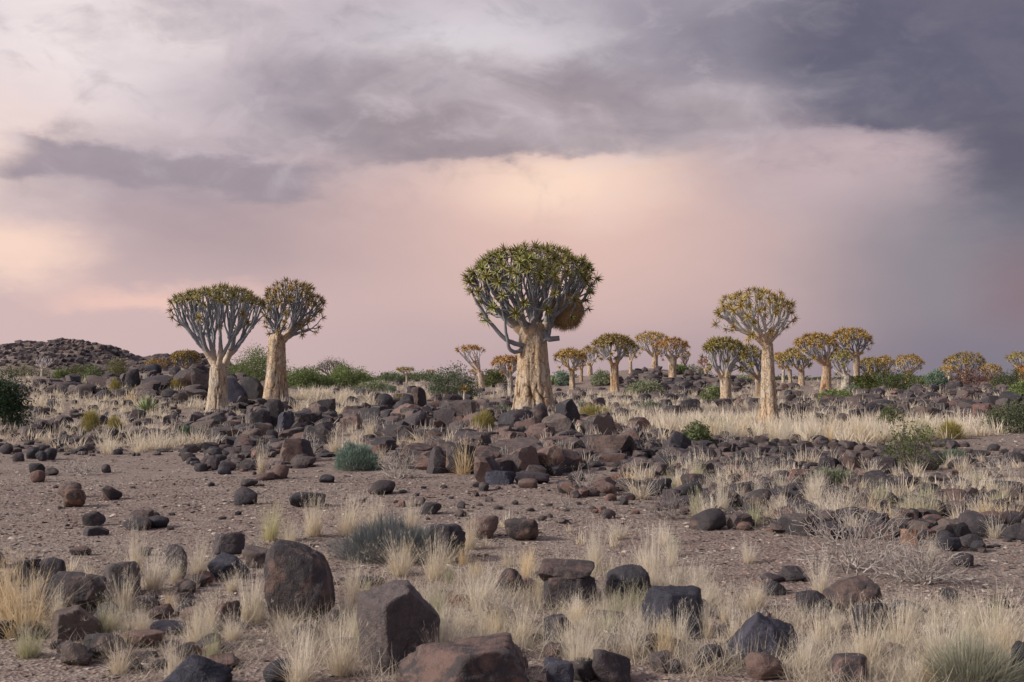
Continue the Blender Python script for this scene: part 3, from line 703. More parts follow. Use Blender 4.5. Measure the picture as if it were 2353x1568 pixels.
# scattered rocks: zone = ellipse on the ground seen at (cx,cy,rx,ry), number, size range in metres, shapes
ZONES = [
 ((1720,1052,640,40), 760, (.09,.36), 'aabr', 'nddb', "stony", "dark rounded stone of the crowded stony flat", "stones of the stony flat"),
 ((1500,1045,330,55), 190, (.16,.42), 'aabr', 'nddb', "stony", "dark rounded stone of the crowded stony flat", "stones of the stony flat"),
 ((2010,1165,470,75), 430, (.08,.34), 'raab', 'nddbr', "grassy", "dark rock among the dead shrubs and straw grass beyond the gravel", "rocks among dead shrubs"),
 ((2250,1190,170,75), 130, (.08,.24), 'rr', 'dddn', "redsoil", "smooth dark stone in the loose spread on red soil", "stones on red soil"),
 ((1160,1020,330,85), 340, (.15,.72), 'aaab', 'nbpdb', "mound", "brown angular boulder of the mound below the massive quiver tree", "boulders of the central mound"),
 ((950,955,230,42), 150, (.3,.85), 'aab', 'nbbpd', "mound", "brown angular boulder of the mound below the massive quiver tree", "boulders of the central mound"),
 ((600,985,170,60), 190, (.18,.75), 'aab', 'nddgb', "heap", "dark angular boulder of the heap below the two neighbouring quiver trees", "boulders of the twin-tree heap"),
 ((250,960,360,60), 330, (.16,.55), 'raa', 'nddg', "field", "dark rounded boulder of the grassy boulder field below the ridge", "boulders of the grassy field"),
 ((350,890,240,38), 170, (.35,1.05), 'raa', 'nddg', "ridge", "large dark rounded boulder of the ridge", "boulders of the ridge"),
 ((70,880,180,30), 60, (.4,.9), 'raa', 'nddb', "ridge", "large dark rounded boulder of the ridge", "boulders of the ridge"),
 ((260,1018,330,26), 170, (.10,.28), 'rr', 'nddb', "edge", "small dark stone along the edge of the clearing", "stones along the clearing's edge"),
 ((590,1052,180,38), 130, (.12,.36), 'rra', 'nddbp', "edge", "small dark stone along the edge of the clearing", "stones along the clearing's edge"),
 ((2170,935,270,42), 300, (.30,.85), 'aab', 'nnbbdr', "outcrop", "red-brown angular boulder of the outcrop beyond the straw grass", "boulders of the red outcrop"),
 ((1900,945,180,30), 90, (.3,.75), 'aab', 'nbbdd', "outcrop", "red-brown angular boulder of the outcrop beyond the straw grass", "boulders of the red outcrop"),
 ((2250,885,160,28), 130, (.35,.9), 'aab', 'nbbr', "outcrop", "red-brown angular boulder of the outcrop beyond the straw grass", "boulders of the red outcrop"),
 ((1550,880,160,30), 190, (.35,.95), 'aar', 'nbdd', "rise", "dark brown boulder of the rocky rise under the small quiver trees", "boulders of the rocky rise"),
 ((1400,930,280,36), 170, (.25,.7), 'aar', 'nbdd', "rise", "dark brown boulder of the rocky rise under the small quiver trees", "boulders of the rocky rise"),
 ((1780,900,330,34), 90, (.4,.9), 'aar', 'nbrd', "rise", "dark brown boulder of the rocky rise under the small quiver trees", "boulders of the rocky rise"),
 ((1000,890,300,22), 80, (.4,.9), 'aar', 'nbgd', "back", "dark boulder scattered before the green bushes", "boulders before the bushes"),
 ((1180,1440,1200,130), 120, (.06,.20), 'ra', 'nbdr', "fore", "small stone lying in the matted dry grass", "stones in the matted grass"),
 ((250,1400,330,140), 45, (.06,.22), 'ra', 'nbdr', "fore", "small stone lying in the matted dry grass", "stones in the matted grass"),
 ((350,1150,330,80), 26, (.05,.13), 'r', 'nbd', "clear", "little stone scattered on the bare clearing", "stones on the bare clearing"),
 ((1150,1170,450,40), 60, (.06,.18), 'ra', 'nbrd', "gravel", "small rock on the slaty gravel strip", "rocks on the gravel strip"),
 ((1560,1130,280,50), 110, (.14,.42), 'ra', 'nbpd', "grassy", "dark rock among the dead shrubs and straw grass beyond the gravel", "rocks among dead shrubs"),
]
LIBR = {k: [11 + 7 * i + ord(k) for i in range(6)] for k in 'rabps'}
cand = []
for z, (e, n, sz, kinds, tints, zone, lab, grp) in enumerate(ZONES):
    a = rng.uniform(0, 2 * math.pi, n); q = np.sqrt(rng.uniform(0, 1, n))
    px = e[0] + e[2] * q * np.cos(a); py = e[1] + e[3] * q * np.sin(a)
    P = ground_hit(px, np.maximum(py, 852))
    P = P[(P[:, 1] < 160)]
    s = sz[0] + (sz[1] - sz[0]) * rng.uniform(0, 1, len(P)) ** 1.8
    for p, ss in zip(P, s):
        if any((p[0] - t[0]) ** 2 + (p[1] - t[1]) ** 2 < (t[2] * .9 + ss * .3) ** 2 for t in taken): continue
        if abs(p[0]) > .48 * p[1] + 1.5: continue
        k = kinds[rng.integers(len(kinds))]
        cand.append((ss / p[1], p, ss, k, tints[rng.integers(len(tints))], zone, lab, grp, int(rng.integers(6)), rng.uniform(.7, 1.3), rng.uniform(.38, .92), rng.uniform(0, 360)))
# trunks keep their footing
def clear_of_trees(p, s): return all((p[0] - a) ** 2 + (p[1] - b) ** 2 > (.35 * s + .5) ** 2 for a, b in zip(AX, AY))
cand = [c for c in cand if clear_of_trees(c[1], c[2])]
cand.sort(key=lambda c: -c[0])
KW = dict(r='rounded', a='angular', b='blocky', p='pointed', s='slabby')
CW = dict(n='grey-brown', d='dark', b='brown', r='reddish', g='grey', p='pinkish-brown', m='mottled', o='orange', k='blue-black')
WHERE = dict(stony="on the crowded stony flat", grassy="among the dead shrubs and straw grass beyond the gravel", redsoil="in the loose spread on red soil", mound="on the mound below the massive quiver tree",
  heap="in the heap below the two neighbouring quiver trees", field="in the grassy boulder field below the ridge", ridge="on the boulder ridge", edge="along the edge of the clearing", outcrop="in the red outcrop beyond the straw grass",
  rise="on the rocky rise under the small quiver trees", back="scattered before the green bushes", fore="lying in the matted dry grass", clear="scattered on the bare clearing", gravel="on the slaty gravel strip")
def rock_label(k, tn, ss, asp, hh, zone):
    size = 'small' if ss < .2 else 'medium-sized' if ss < .45 else 'big'
    form = 'flat' if hh < .62 else 'tall' if hh > .85 else ('long' if abs(asp - 1) > .2 else 'squat')
    noun = 'stone' if ss < .25 else 'rock' if ss < .6 else 'boulder'
    return f"{size} {form} {CW[tn]} {KW[k]} {noun} {WHERE[zone]}"
NIND = 235
stuff = {}
for i, (_, p, ss, k, tn, zone, lab, grp, var, asp, hh, rz) in enumerate(cand):
    gz = float(ground_z(p[0], p[1])); sc = np.array([ss / 2 * asp, ss / 2 / asp * .95, ss / 2 * hh])
    lift = sc[2] * .52
    if i < NIND:
        o = link("rock", rock_mesh(k, LIBR[k][var], 3), color=TINT[tn]); o.location = (p[0], p[1], gz + lift)
        o.scale = sc; o.rotation_euler = (R(rng.uniform(-12, 12)), R(rng.uniform(-12, 12)), R(rz)); tag(o, rock_label(k, tn, ss, asp, hh, zone), "rock", grp)
    else:
        sub = 2 if ss / p[1] * F > 21 else 1
        V, T = rock_verts(LIBR[k][var], sub, k)
        V = V * sc; c, s_ = math.cos(R(rz)), math.sin(R(rz))
        V = np.stack([V[:, 0] * c - V[:, 1] * s_, V[:, 0] * s_ + V[:, 1] * c, V[:, 2]], -1) + np.array([p[0], p[1], gz + lift])
        stuff.setdefault((zone, 'r' if tn in 'rp' else 'd'), Geo()).add(V, T)
STUFFLAB = dict(stony="countless small dark stones filling the stony flat", grassy="small dark rocks between the dead shrubs and grass", redsoil="small dark pebbles on the red soil",
  mound="smaller broken stones between the boulders of the central mound", heap="smaller broken stones of the twin-tree rock heap", field="smaller dark stones of the grassy boulder field",
  ridge="smaller dark stones of the ridge", edge="small pebbles along the edge of the clearing", outcrop="smaller red-brown stones of the outcrop", rise="smaller stones of the rocky rise",
  back="smaller stones scattered before the green bushes", fore="small pebbles in the matted dry grass", clear="tiny pebbles on the bare clearing", gravel="small stones on the slaty gravel strip")
for (zone, tn), gq in stuff.items():
    o = link("loose_stones", gq.mesh("loose_stones", M_rock, True, 30), color=TINT['r'] if tn == 'r' else (.85, .85, .9))
    tag(o, STUFFLAB[zone] + (", reddish ones" if tn == 'r' else ", dark ones"), "stones", kind="stuff")

# the same stony ground goes on to both sides of the view
gq = Geo()
fx, fy, fs = [], [], []
for i in range(620):
    y = math.sqrt(rng.uniform(5 ** 2, 62 ** 2)); sgn = 1 if rng.uniform() < .5 else -1; x = sgn * (.50 * y + 1.6 + rng.uniform(0, 9)); ss = rng.uniform(.1, .5) ** 1.3
    V, T = rock_verts(LIBR['a'][i % 6] if i % 2 else LIBR['r'][i % 6], 1, 'a' if i % 2 else 'r'); gq.add(V * np.array([ss * .55, ss * .5, ss * .35]) + np.array([x, y, float(ground_z(x, y)) + ss * .18]), T)
tag(link("loose_stones", gq.mesh("loose_stones", M_rock, True), color=(.85, .85, .9)), "dark stones strewn over the ground on either side", "stones", kind="stuff")

# rocks covering the hills
for V, nn, lab in ((hill1, 2600, "dark rubble covering the long stony hill"), (hill2, 900, "dark rubble covering the small stony knoll")):
    gq = Geo(); VV = V[8:38].reshape(-1, 3)
    for q in rng.integers(0, len(VV), nn):
        R0, T = rock_verts(11 + int(rng.integers(6)), 1, 'a'); s = rng.uniform(.5, 1.9) ** 1.2 * .6
        gq.add(R0 * np.array([s, s, s * .8]) + VV[q] + rng.uniform(-.6, .6, 3) * np.array([1, 1, .1]), T)
    tag(link("rubble", gq.mesh("rubble", M_rock, False), color=(1.0, .95, .95)), lab, "stones", kind="stuff")

M_chip, g, b = material("slate_chip")
rp = g.n.new('ShaderNodeNewGeometry').outputs['Random Per Island']
c = g.mix(g.mr(rp, 0, .7, t='LINEAR'), (.10, .078, .072, 1), (.21, .165, .145, 1))
c = g.mix(g.mr(rp, .70, .72), c, (.27, .175, .14, 1)); c = g.mix(g.mr(rp, .84, .86), c, (.46, .41, .36, 1))
g.l.new(c, b.inputs['Base Color']); b.inputs['Roughness'].default_value = .8
# gravel and slate chips on the near ground
def chips(n, y0, y1, smin, smax, lab, col, cond=None):
    y = np.sqrt(rng.uniform(y0 ** 2, y1 ** 2, n)); x = rng.uniform(-.5, .5, n) * y
    keep = np.ones(n, bool) if cond is None else cond(x, y)
    x, y = x[keep], y[keep]; n = len(x)
    z = ground_z(x, y); s = rng.uniform(0, 1, n) ** 2.5 * (smax - smin) + smin
    base = np.array([[1, 0, 0], [-.4, .8, .05], [-.8, -.5, 0], [.2, -.9, .05], [0, .1, .28], [.1, 0, -.25]])
    T = np.array([[0, 1, 4], [1, 2, 4], [2, 3, 4], [3, 0, 4], [1, 0, 5], [2, 1, 5], [3, 2, 5], [0, 3, 5]])
    a = rng.uniform(0, 2 * math.pi, n); B = base[None] * (s[:, None, None] * rng.uniform(.6, 1.4, (n, 1, 3)))
    tilt = rng.normal(0, .18, (n, 2))
    Vx = B[..., 0] * np.cos(a)[:, None] - B[..., 1] * np.sin(a)[:, None]; Vy = B[..., 0] * np.sin(a)[:, None] + B[..., 1] * np.cos(a)[:, None]
    Vz = B[..., 2] + Vx * tilt[:, :1] + Vy * tilt[:, 1:]
    V = np.stack([Vx + x[:, None], Vy + y[:, None], Vz + z[:, None] + (s * .12)[:, None]], -1).reshape(-1, 3)
    TT = (np.arange(n)[:, None, None] * 6 + T[None]).reshape(-1, 3)
    tag(link("gravel", mesh("gravel", V, TT, M_chip, False), color=col), lab, "gravel", kind="stuff")
chips(36000, 4.5, 18, .006, .030, "fine dark slaty gravel strewn over the near ground", (1.5, 1.3, 1.25))
chips(13000, 8, 30, .010, .045, "coarser slate chips scattered over the soil", (3.2, 2.7, 2.3))

# ------------------------------------------------------------------ branching plants
def grow(tips, tdir, p0, d0, rt, r, expo=.42, out=1.12, zdn=.86, wob=.05, Kk=6, upend=.5, fsplit=1.1, curves=None, rads=None):
    """binary branching from p0 out to all tips; returns lists of polylines and radii"""
    if curves is None: curves, rads = [], []
    tt = np.linspace(0, 1, Kk)[:, None]
    h00 = 2 * tt ** 3 - 3 * tt ** 2 + 1; h10 = tt ** 3 - 2 * tt ** 2 + tt; h01 = -2 * tt ** 3 + 3 * tt ** 2; h11 = tt ** 3 - tt ** 2
    stack = [(np.arange(len(tips)), np.asarray(p0, float), nrm(np.asarray(d0, float)), None)]
    while stack:
        idx, a, da, ra = stack.pop()
        n = len(idx); C = tips[idx].mean(0)
        r0 = rt * n ** expo
        if ra is None: ra = r0
        if n == 1:
            bpt = tips[idx[0]]; L = np.linalg.norm(bpt - a)
            db = nrm(tdir[idx[0]] * .7 + np.array([0, 0, upend]))
            r1 = rt * .8
        else:
            lv = math.log2(n); f = min(.50, fsplit / (lv + .8)) * r.uniform(.75, 1.25)
            v = C - a; bpt = a + v * f * np.array([out, out, zdn]); L = np.linalg.norm(bpt - a)
            bpt = bpt + r.normal(size=3) * wob * L
            db = nrm(nrm(bpt - a) * .8 + np.array([0, 0, .25])); r1 = r0 * .93
        P = h00 * a + h10 * da * L * .9 + h01 * bpt + h11 * db * L * .9
        P[1:-1] += r.normal(size=(Kk - 2, 3)) * wob * .25 * L
        s = np.linspace(0, 1, Kk); curves.append(P); rads.append(np.minimum(ra, r0 * 1.25) * (1 - s) + r1 * s)
        if n > 1:
            T = tips[idx] - C; ax = nrm(T.T @ T @ r.normal(size=3)); ax = nrm(T.T @ (T @ ax))
            o = idx[np.argsort(T @ ax)]; k = int(np.clip(round(n * r.uniform(.36, .64)), 1, n - 1))
            for sub in (o[:k], o[k:]):
                dd = nrm(tips[sub].mean(0) - bpt); stack.append((sub, bpt, nrm(db * .6 + dd * .6), r1))
    return curves, rads

def rosette_mesh(name, r, n, L, wd, mat=None, fine=True):
    gq = Geo(); Kk = 4 if fine else 3
    for i in range(n):
        a = i * 2.39996 + r.uniform(-.2, .2); f = (i + .5) / n
        pol = R(18 + 92 * f ** .8 + r.uniform(-8, 8)); l = L * r.uniform(.8, 1.1) * (1 - .15 * (1 - f))
        t = np.linspace(0, 1, Kk)
        bend = pol + t * R(-22 + 34 * f)
        st = l / (Kk - 1)
        hx = np.concatenate([[0], np.cumsum(np.sin(bend[:-1]) * st)]); hz = np.concatenate([[0], np.cumsum(np.cos(bend[:-1]) * st)])
        C = np.stack([hx * math.cos(a), hx * math.sin(a), hz], -1)
        wv = np.array([-math.sin(a), math.cos(a), 0]); nn = np.stack([-np.cos(bend) * math.cos(a), -np.cos(bend) * math.sin(a), np.sin(bend)], -1)
        ww = wd * np.array([.95, 1, .62, .04])[:Kk] if fine else wd * np.array([1, .85, .05])
        Lf = C - wv * ww[:, None] / 2 + nn * ww[:, None] * .28; Rt = C + wv * ww[:, None] / 2 + nn * ww[:, None] * .28
        V = np.concatenate([Lf, C, Rt]); k = np.arange(Kk - 1)
        Q = np.concatenate([np.stack([k, k + 1, Kk + k + 1, Kk + k], -1), np.stack([Kk + k, Kk + k + 1, 2 * Kk + k + 1, 2 * Kk + k], -1)])
        gq.add(V, None, Q, np.tile(t, 3))
    return gq
def frame(d, roll):
    z = nrm(d); x = nrm(np.cross([.3, .9, .1], z)); y = np.cross(z, x); c, s = math.cos(roll), math.sin(roll)
    return np.stack([x * c + y * s, -x * s + y * c, z], 1)

def trunk_geo(r, H, rb, rt, lean, big):
    ns, nr = (110, 170) if big == 3 else (64, 90) if big == 2 else (28, 40) if big == 1 else (16, 18)
    t = np.linspace(0, 1, nr); a = np.linspace(0, 2 * math.pi, ns, endpoint=False)
    flare = np.exp(-t * H / (rb * 1.1)) * .38
    prof = rt + (rb * .80 - rt) * (1 - t) ** 1.1 + rb * flare * .6
    zt_ = np.clip((t * H - (H - rt * .9)) / (rt * .9), 0, 1); prof = prof * (1 - .32 * zt_ ** 2)
    A, Tt = np.meshgrid(a, t)
    ca, sa = np.cos(A), np.sin(A); zz = Tt * H
    sd = int(r.integers(1000))
    lob = .10 * fbm(np.stack([ca * 1.6, sa * 1.6, zz * .18], -1), sd, 2) + .05 * np.cos(A * 3 + sd) * (1 - Tt)
    p = np.stack([ca * 3.2, sa * 3.2, zz * .55 + .25 * vnoise(np.stack([ca * 2, sa * 2, zz], -1), sd)], -1)
    rid = 1 - np.abs(vnoise(p * 1.0, sd + 3)) * 2.2; crack = np.clip(rid, 0, 1) ** 5
    rid2 = 1 - np.abs(vnoise(np.stack([ca * 4, sa * 4, zz * 2.6], -1), sd + 8)) * 2.5; crack2 = np.clip(rid2, 0, 1) ** 6
    cr = np.clip(crack + .55 * crack2, 0, 1.2) * (.35 + .65 * np.clip(1.25 - Tt, 0, 1))
    fine = .028 * fbm(np.stack([ca * 8, sa * 8, zz * 3], -1), sd + 20, 3)
    rr = prof[:, None] * (1 + lob + fine - .11 * cr)
    cx = lean * H * t ** 1.5 + .02 * H * np.sin(t * 3 + sd) * t * (1 - t); cy = 0.01 * H * np.sin(t * 2.3 + sd)* t
    V = np.stack([rr * ca + cx[:, None], rr * sa + cy[:, None], zz - .12 * (Tt == 0)], -1)
    I = np.arange(ns * nr).reshape(nr, ns)
    a0 = I[:-1]; b0 = np.roll(a0, -1, 1); a1 = I[1:]; b1 = np.roll(a1, -1, 1)
    Q = np.stack([a0, b0, b1, a1], -1).reshape(-1, 4)
    gq = Geo(); V = V.reshape(-1, 3); top = np.array([[cx[-1], cy[-1], H + prof[-1] * .15]])
    gq.add(np.concatenate([V, top]), np.stack([I[-1], np.roll(I[-1], -1), np.full(ns, ns * nr)], -1), Q, np.concatenate([cr.ravel(), [0]]))
    return gq, np.array([cx[-1], cy[-1], H])

tree_objs = []
for ti, t in enumerate(TREES):
    r = np.random.default_rng(100 + ti); d = t['d']; base = wpt(*t['b'], d)
    base[2] = float(ground_z(base[0], base[1])); mpp = d / F
    big = t['big']
    H = (t['b'][1] - t['tt']) * mpp; rb = t['w'][0] * mpp / 2; rt = t['w'][1] * mpp / 2
    x0, x1, yt, yr, yb = t['c']
    cx = ((x0 + x1) / 2 - t['b'][0]) * mpp; a = (x1 - x0) / 2 * mpp
    zt, zr, zb = [(t['b'][1] - q) * mpp for q in (yt, yr, yb)]
    rosL = (.40 if big == 3 else .35 if big == 2 else .29) * (1 if big else 1.05)
    rosL = min(rosL, a * .40) * t.get('ros', 1)
    a -= rosL * .55; zt -= rosL * .6
    n = t['n']
    # tips spread over the crown's dome, rim and a few inside
    i = np.arange(n); el_lo = -math.asin(min(.9, max(0, (zr - zb) / max(zt - zr, .1)) * .55))
    e0 = t.get('e0', .12); nlow = int(n * t.get('low', .16)); s_el = np.where(i < nlow, math.sin(el_lo) + (e0 - math.sin(el_lo)) * (i + .5) / max(nlow, 1), e0 + (1 - e0) * ((i - nlow + .5) / max(n - nlow, 1)) ** .92)
    el = np.arcsin(np.clip(s_el, -1, 1)); az = i * 2.39996 + r.uniform(0, 6) + r.normal(size=n) * .12
    k = np.where(r.uniform(size=n) < t.get('inn', .16), r.uniform(.74, .94, n), r.uniform(.92, 1.05, n))
    lump = 1 + .10 * vnoise(np.stack([np.cos(az) * 1.4, np.sin(az) * 1.4, el], -1) + ti, ti)
    k = k * lump
    tips = np.stack([cx + a * np.cos(el) * np.cos(az) * k, a * np.cos(el) * np.sin(az) * k, zr + np.where(el > 0, (zt - zr), (zr - zb)) * np.sin(el) * k], -1)
    tdir = nrm(np.stack([np.cos(el) * np.cos(az), np.cos(el) * np.sin(az), np.sin(el) * .9 + .25], -1))
    tg, top = trunk_geo(r, H, rb, rt, t.get('lean', 0) if 'lean' in t else r.uniform(-.02, .02), big)
    root = thing("quiver_tree", t['lab'], "tree", tuple(base)); tree_objs.append((root, t, tips))
    tr = link("trunk", tg.mesh("trunk", M_bark), root, color=t['bark'])
    # main limbs: tips grouped by bearing
    kk = t['k']; ang = np.arctan2(tips[:, 1], tips[:, 0] - cx) + r.uniform(0, 6)
    order = np.argsort(np.mod(ang, 2 * math.pi)); groups = np.array_split(order, kk)
    cur, rad = [], []
    rtip = {3: .027, 2: .024, 1: .025, 0: .030}[big]
    for gi in groups:
        C = tips[gi].mean(0); dv = nrm((C - top) * np.array([1, 1, .4]))
        p0 = top + np.array([dv[0], dv[1], 0]) * rt * .14 - np.array([0, 0, rt * 1.3])
        nn = len(gi); ex = math.log(max(rt * 1.0 / math.sqrt(kk), rtip * 2) / rtip) / math.log(max(nn, 2)); ex = min(max(ex, .28), .85)
        grow(tips[gi], tdir[gi], p0, nrm(dv * .3 + np.array([0, 0, 1.0])), rtip, r, expo=ex, out=1.18, zdn=.80, wob=.06, Kk=8 if big > 1 else 5, fsplit=.85, upend=.9, curves=cur, rads=rad)
    cur = np.array(cur); rad = np.array(rad)
    att = np.clip((rad / max(rt, 1e-3) - .14) / .24, 0, 1) * np.clip(1.3 - (cur[..., 2] - H) / (.5 * (zt - H) + .01), 0, 1)
    V, Q, At = tubes(cur, rad, 8 if big > 1 else 5, att)
    cg = Geo(); cg.add(V, None, Q, At)
    if big == 3:                                          # sawn-off stubs below the nest
        for (qx, qy, ex_, ey_) in ((1262, 792, 1284, 776),):
            pa = np.array([(1238 + (12 if qx > 1225 else -34) - 1225) * mpp, -.30, (948 - 765) * mpp]); pe = np.array([(ex_ - 1225) * mpp, -.55, (948 - ey_) * mpp]); pm = np.array([(qx - 1225) * mpp, -.5, (948 - qy + 14) * mpp])
            PP = np.array([[pa, pa * .4 + pm * .6, pm, pm * .5 + pe * .5, pe, pe + (pe - pm) * .02]])
            V, Q, At = tubes(PP, np.array([[.15, .13, .105, .095, .09, .01]]), 10, np.zeros((1, 6))); cg.add(V, None, Q, At)
    if big == 3:                                          # low boughs that dip, then turn up at an elbow
        for pts, r0 in (([(1200, 800), (1178, 806), (1166, 788), (1164, 755), (1160, 720), (1150, 680)], .085), ([(1200, 792), (1172, 790), (1145, 768), (1118, 735), (1095, 700), (1084, 680)], .10),
                        ([(1240, 790), (1262, 770), (1256, 735), (1248, 700), (1240, 672), (1236, 655)], .08)):
            PP = np.array([((x - 1225) * mpp, -.38 - .09 * q, (948 - y) * mpp) for q, (x, y) in enumerate(pts)])
            for _ in range(2):                            # round the corners
                A_, B_ = PP[:-1] * .75 + PP[1:] * .25, PP[:-1] * .25 + PP[1:] * .75
                PP = np.concatenate([PP[:1], np.stack([A_, B_], 1).reshape(-1, 3), PP[-1:]])
            PP = PP[None] + np.cumsum(r.normal(size=(1,) + PP.shape) * .012, 1)
            V, Q, At = tubes(PP, np.array([r0 * np.linspace(1, .30, PP.shape[1])]), 10, np.zeros((1, PP.shape[1]))); cg.add(V, None, Q, At)
            tips = np.concatenate([tips, PP[0, -1:]]); tdir = np.concatenate([tdir, [[(pts[-1][0] - pts[-2][0]) / 40, -.4, .9]]])
        n = len(tips)
    crown = link("crown", cg.mesh("crown", M_branch), root, color=t['br']); root['group'] = 'quiver trees'; crown['bark'] = t['bark']
    if big >= 2:
        ml = []
        for q in range(4): ml.append(rosette_mesh("leaf_rosette", r, 20 if big == 3 else 17, rosL, rosL * .135).mesh("leaf_rosette", M_ros))
        for q in range(n):
            M = Matrix(np.block([[frame(tdir[q] + r.normal(size=3) * .22, r.uniform(0, 6)) * r.uniform(.8, 1.15), tips[q][:, None]], [np.zeros((1, 3)), np.ones((1, 1))]]).tolist())
            cc = np.array(t['leaf']) * r.uniform(.75, 1.25) * np.array([r.uniform(.9, 1.2), 1, r.uniform(.8, 1.1)])
            link("leaf_rosette", ml[q % 4], crown, M, cc)
    else:
        fg = Geo(); lib = [rosette_mesh("x", r, 16 if big else 12, rosL, rosL * .18, fine=False) for _ in range(3)]
        lib = [(np.concatenate(q.V), np.concatenate(q.Q), np.concatenate(q.A)) for q in lib]
        for q in range(n):
            V, Q, At = lib[q % 3]; fg.add(V @ (frame(tdir[q] + r.normal(size=3) * .25, r.uniform(0, 6)) * r.uniform(.8, 1.2)).T + tips[q], None, Q, At)
        if t['b'][0] != 97:
            tag(link("foliage", fg.mesh("foliage", M_ros), crown, color=t['leaf']), kind="stuff")

# ------------------------------------------------------------------ straw nest hanging in the massive tree
def nest():
    d = 39.9; c = wpt(1304, 714, d); r = np.random.default_rng(5)
    D, T = ico(4); rad = 1 + .16 * fbm(D * 1.6, 4, 3)
    V = D * rad[:, None] * np.array([.56, .46, .60]); V[:, 2] += -.10 * np.clip(V[:, 0] + .3, 0, 1); V[:, 0] += .22 * V[:, 2]
    root = thing("bird_nest", "shaggy brown straw bird nest hanging under the branches of the massive quiver tree", "nest", tuple(c))
    link("nest_body", mesh("nest_body", V, T, M_straw, True, np.zeros(len(V))), root, color=(1, 1, 1))
    n = 5200; k = r.integers(0, len(V), n); N = nrm(V[k] / np.array([.56, .46, .60]) ** 2)
    b = V[k] - N * .03; az = np.arctan2(N[:, 1], N[:, 0]) + r.normal(size=n) * .5
    lean = np.clip(2.35 + r.normal(size=n) * .35 - .5 * N[:, 2], 1.2, 3.0)
    Vb, _, Q, A = blades(b, az, lean, r.uniform(.10, .26, n), r.uniform(.006, .014, n), 3, 0.0)
    link("straw_cover", mesh("straw_cover", Vb, Q, M_straw, True, A.ravel()), root, color=(1, 1, 1))["kind"] = "stuff"
nest()

# ------------------------------------------------------------------ bushes, shrubs
def bush_mesh(seed, a, bh, tips_n, leaves, lsize, spread=.10, rt=.006, low=.05, feather=0.0):
    """leafy bush: stems from the ground to tips in a lumpy dome, leaves round the tips"""
    r = np.random.default_rng(seed); n = tips_n
    el = np.arcsin(r.uniform(low, 1, n)); az = r.uniform(0, 2 * math.pi, n); k = r.uniform(.45, 1.0, n) ** .5
    k = k * (1.06 + .22 * vnoise(np.stack([np.cos(az) * 1.6, np.sin(az) * 1.6, el * 1.4], -1) + seed, seed))
    tips = np.stack([a * np.cos(el) * np.cos(az) * k, a * np.cos(el) * np.sin(az) * k, bh * np.sin(el) * k + .02], -1)
    td = nrm(tips + np.array([0, 0, .2]))
    cur, rad = [], []
    for gi in np.array_split(np.argsort(az), 4):
        grow(tips[gi], td[gi], r.normal(size=3) * np.array([a * .06, a * .06, 0]) - np.array([0, 0, .05]), np.array([tips[gi][:, 0].mean(), tips[gi][:, 1].mean(), bh * .8]), rt, r, wob=.12, Kk=4, zdn=1.0, curves=cur, rads=rad)
    cur = np.array(cur); tw = Geo(); V, Q, A = tubes(cur, np.array(rad), 3); tw.add(V, None, Q)
    lf = Geo()
    if leaves:
        c = tips[r.integers(0, n, leaves)]
        inner = cur[r.integers(0, len(cur), leaves), -1]
        mixf = (r.uniform(size=(leaves, 1)) < .35) * r.uniform(0, 1, (leaves, 1))
        c = c * (1 - mixf) + inner * mixf + r.normal(size=(leaves, 3)) * spread * np.array([1, 1, .8]); c[:, 2] = np.maximum(c[:, 2], .03)
        lf.add(*leafbits(c, r.uniform(.6, 1.3, leaves) * lsize)[:3], A=np.clip(c[:, 2] / bh, 0, 1).repeat(4))
    return tw, lf
def place_bush(px, py, d, wpx, hpx, kind, label, group=None, col=(.1, .15, .05), tcol=(.25, .21, .18), seed=0, cat="bush", name="bush", dens=1.0, tips=90):
    if d is None:
        p = ground_hit(px, py)[0]; d = p[1]
    else:
        x = (px - 1176.5) / F * d; p = np.array([x, d, 0])
    p[2] = float(ground_z(p[0], p[1])); m = d / F; a = wpx / 2 * m
    topz = wpt(px, py - hpx, d)[2]; bh = max(topz - p[2], .3 * a)
    root = thing(name, label, cat, tuple(p), 0, group)
    lsz = max(.0047 * d ** .62, .012)
    nl = int(dens * 3300); col = tuple(min(.6, c * 1.15) for c in col)
    tw, lf = bush_mesh(seed + int(px), a, bh, tips, nl, lsz, spread=.10 * max(a, bh), rt=max(.0045, .00013 * d))
    link("twigs", tw.mesh("twigs", M_twig), root, color=tcol)
    if nl: tag(link("foliage", lf.mesh("foliage", M_leaf, False), root, color=col), kind="stuff")
    return root
GRN = (.18, .235, .095); LGR = (.215, .275, .11); DGR = (.13, .18, .09); TEAL = (.22, .31, .24); SAGE = (.27, .30, .20)
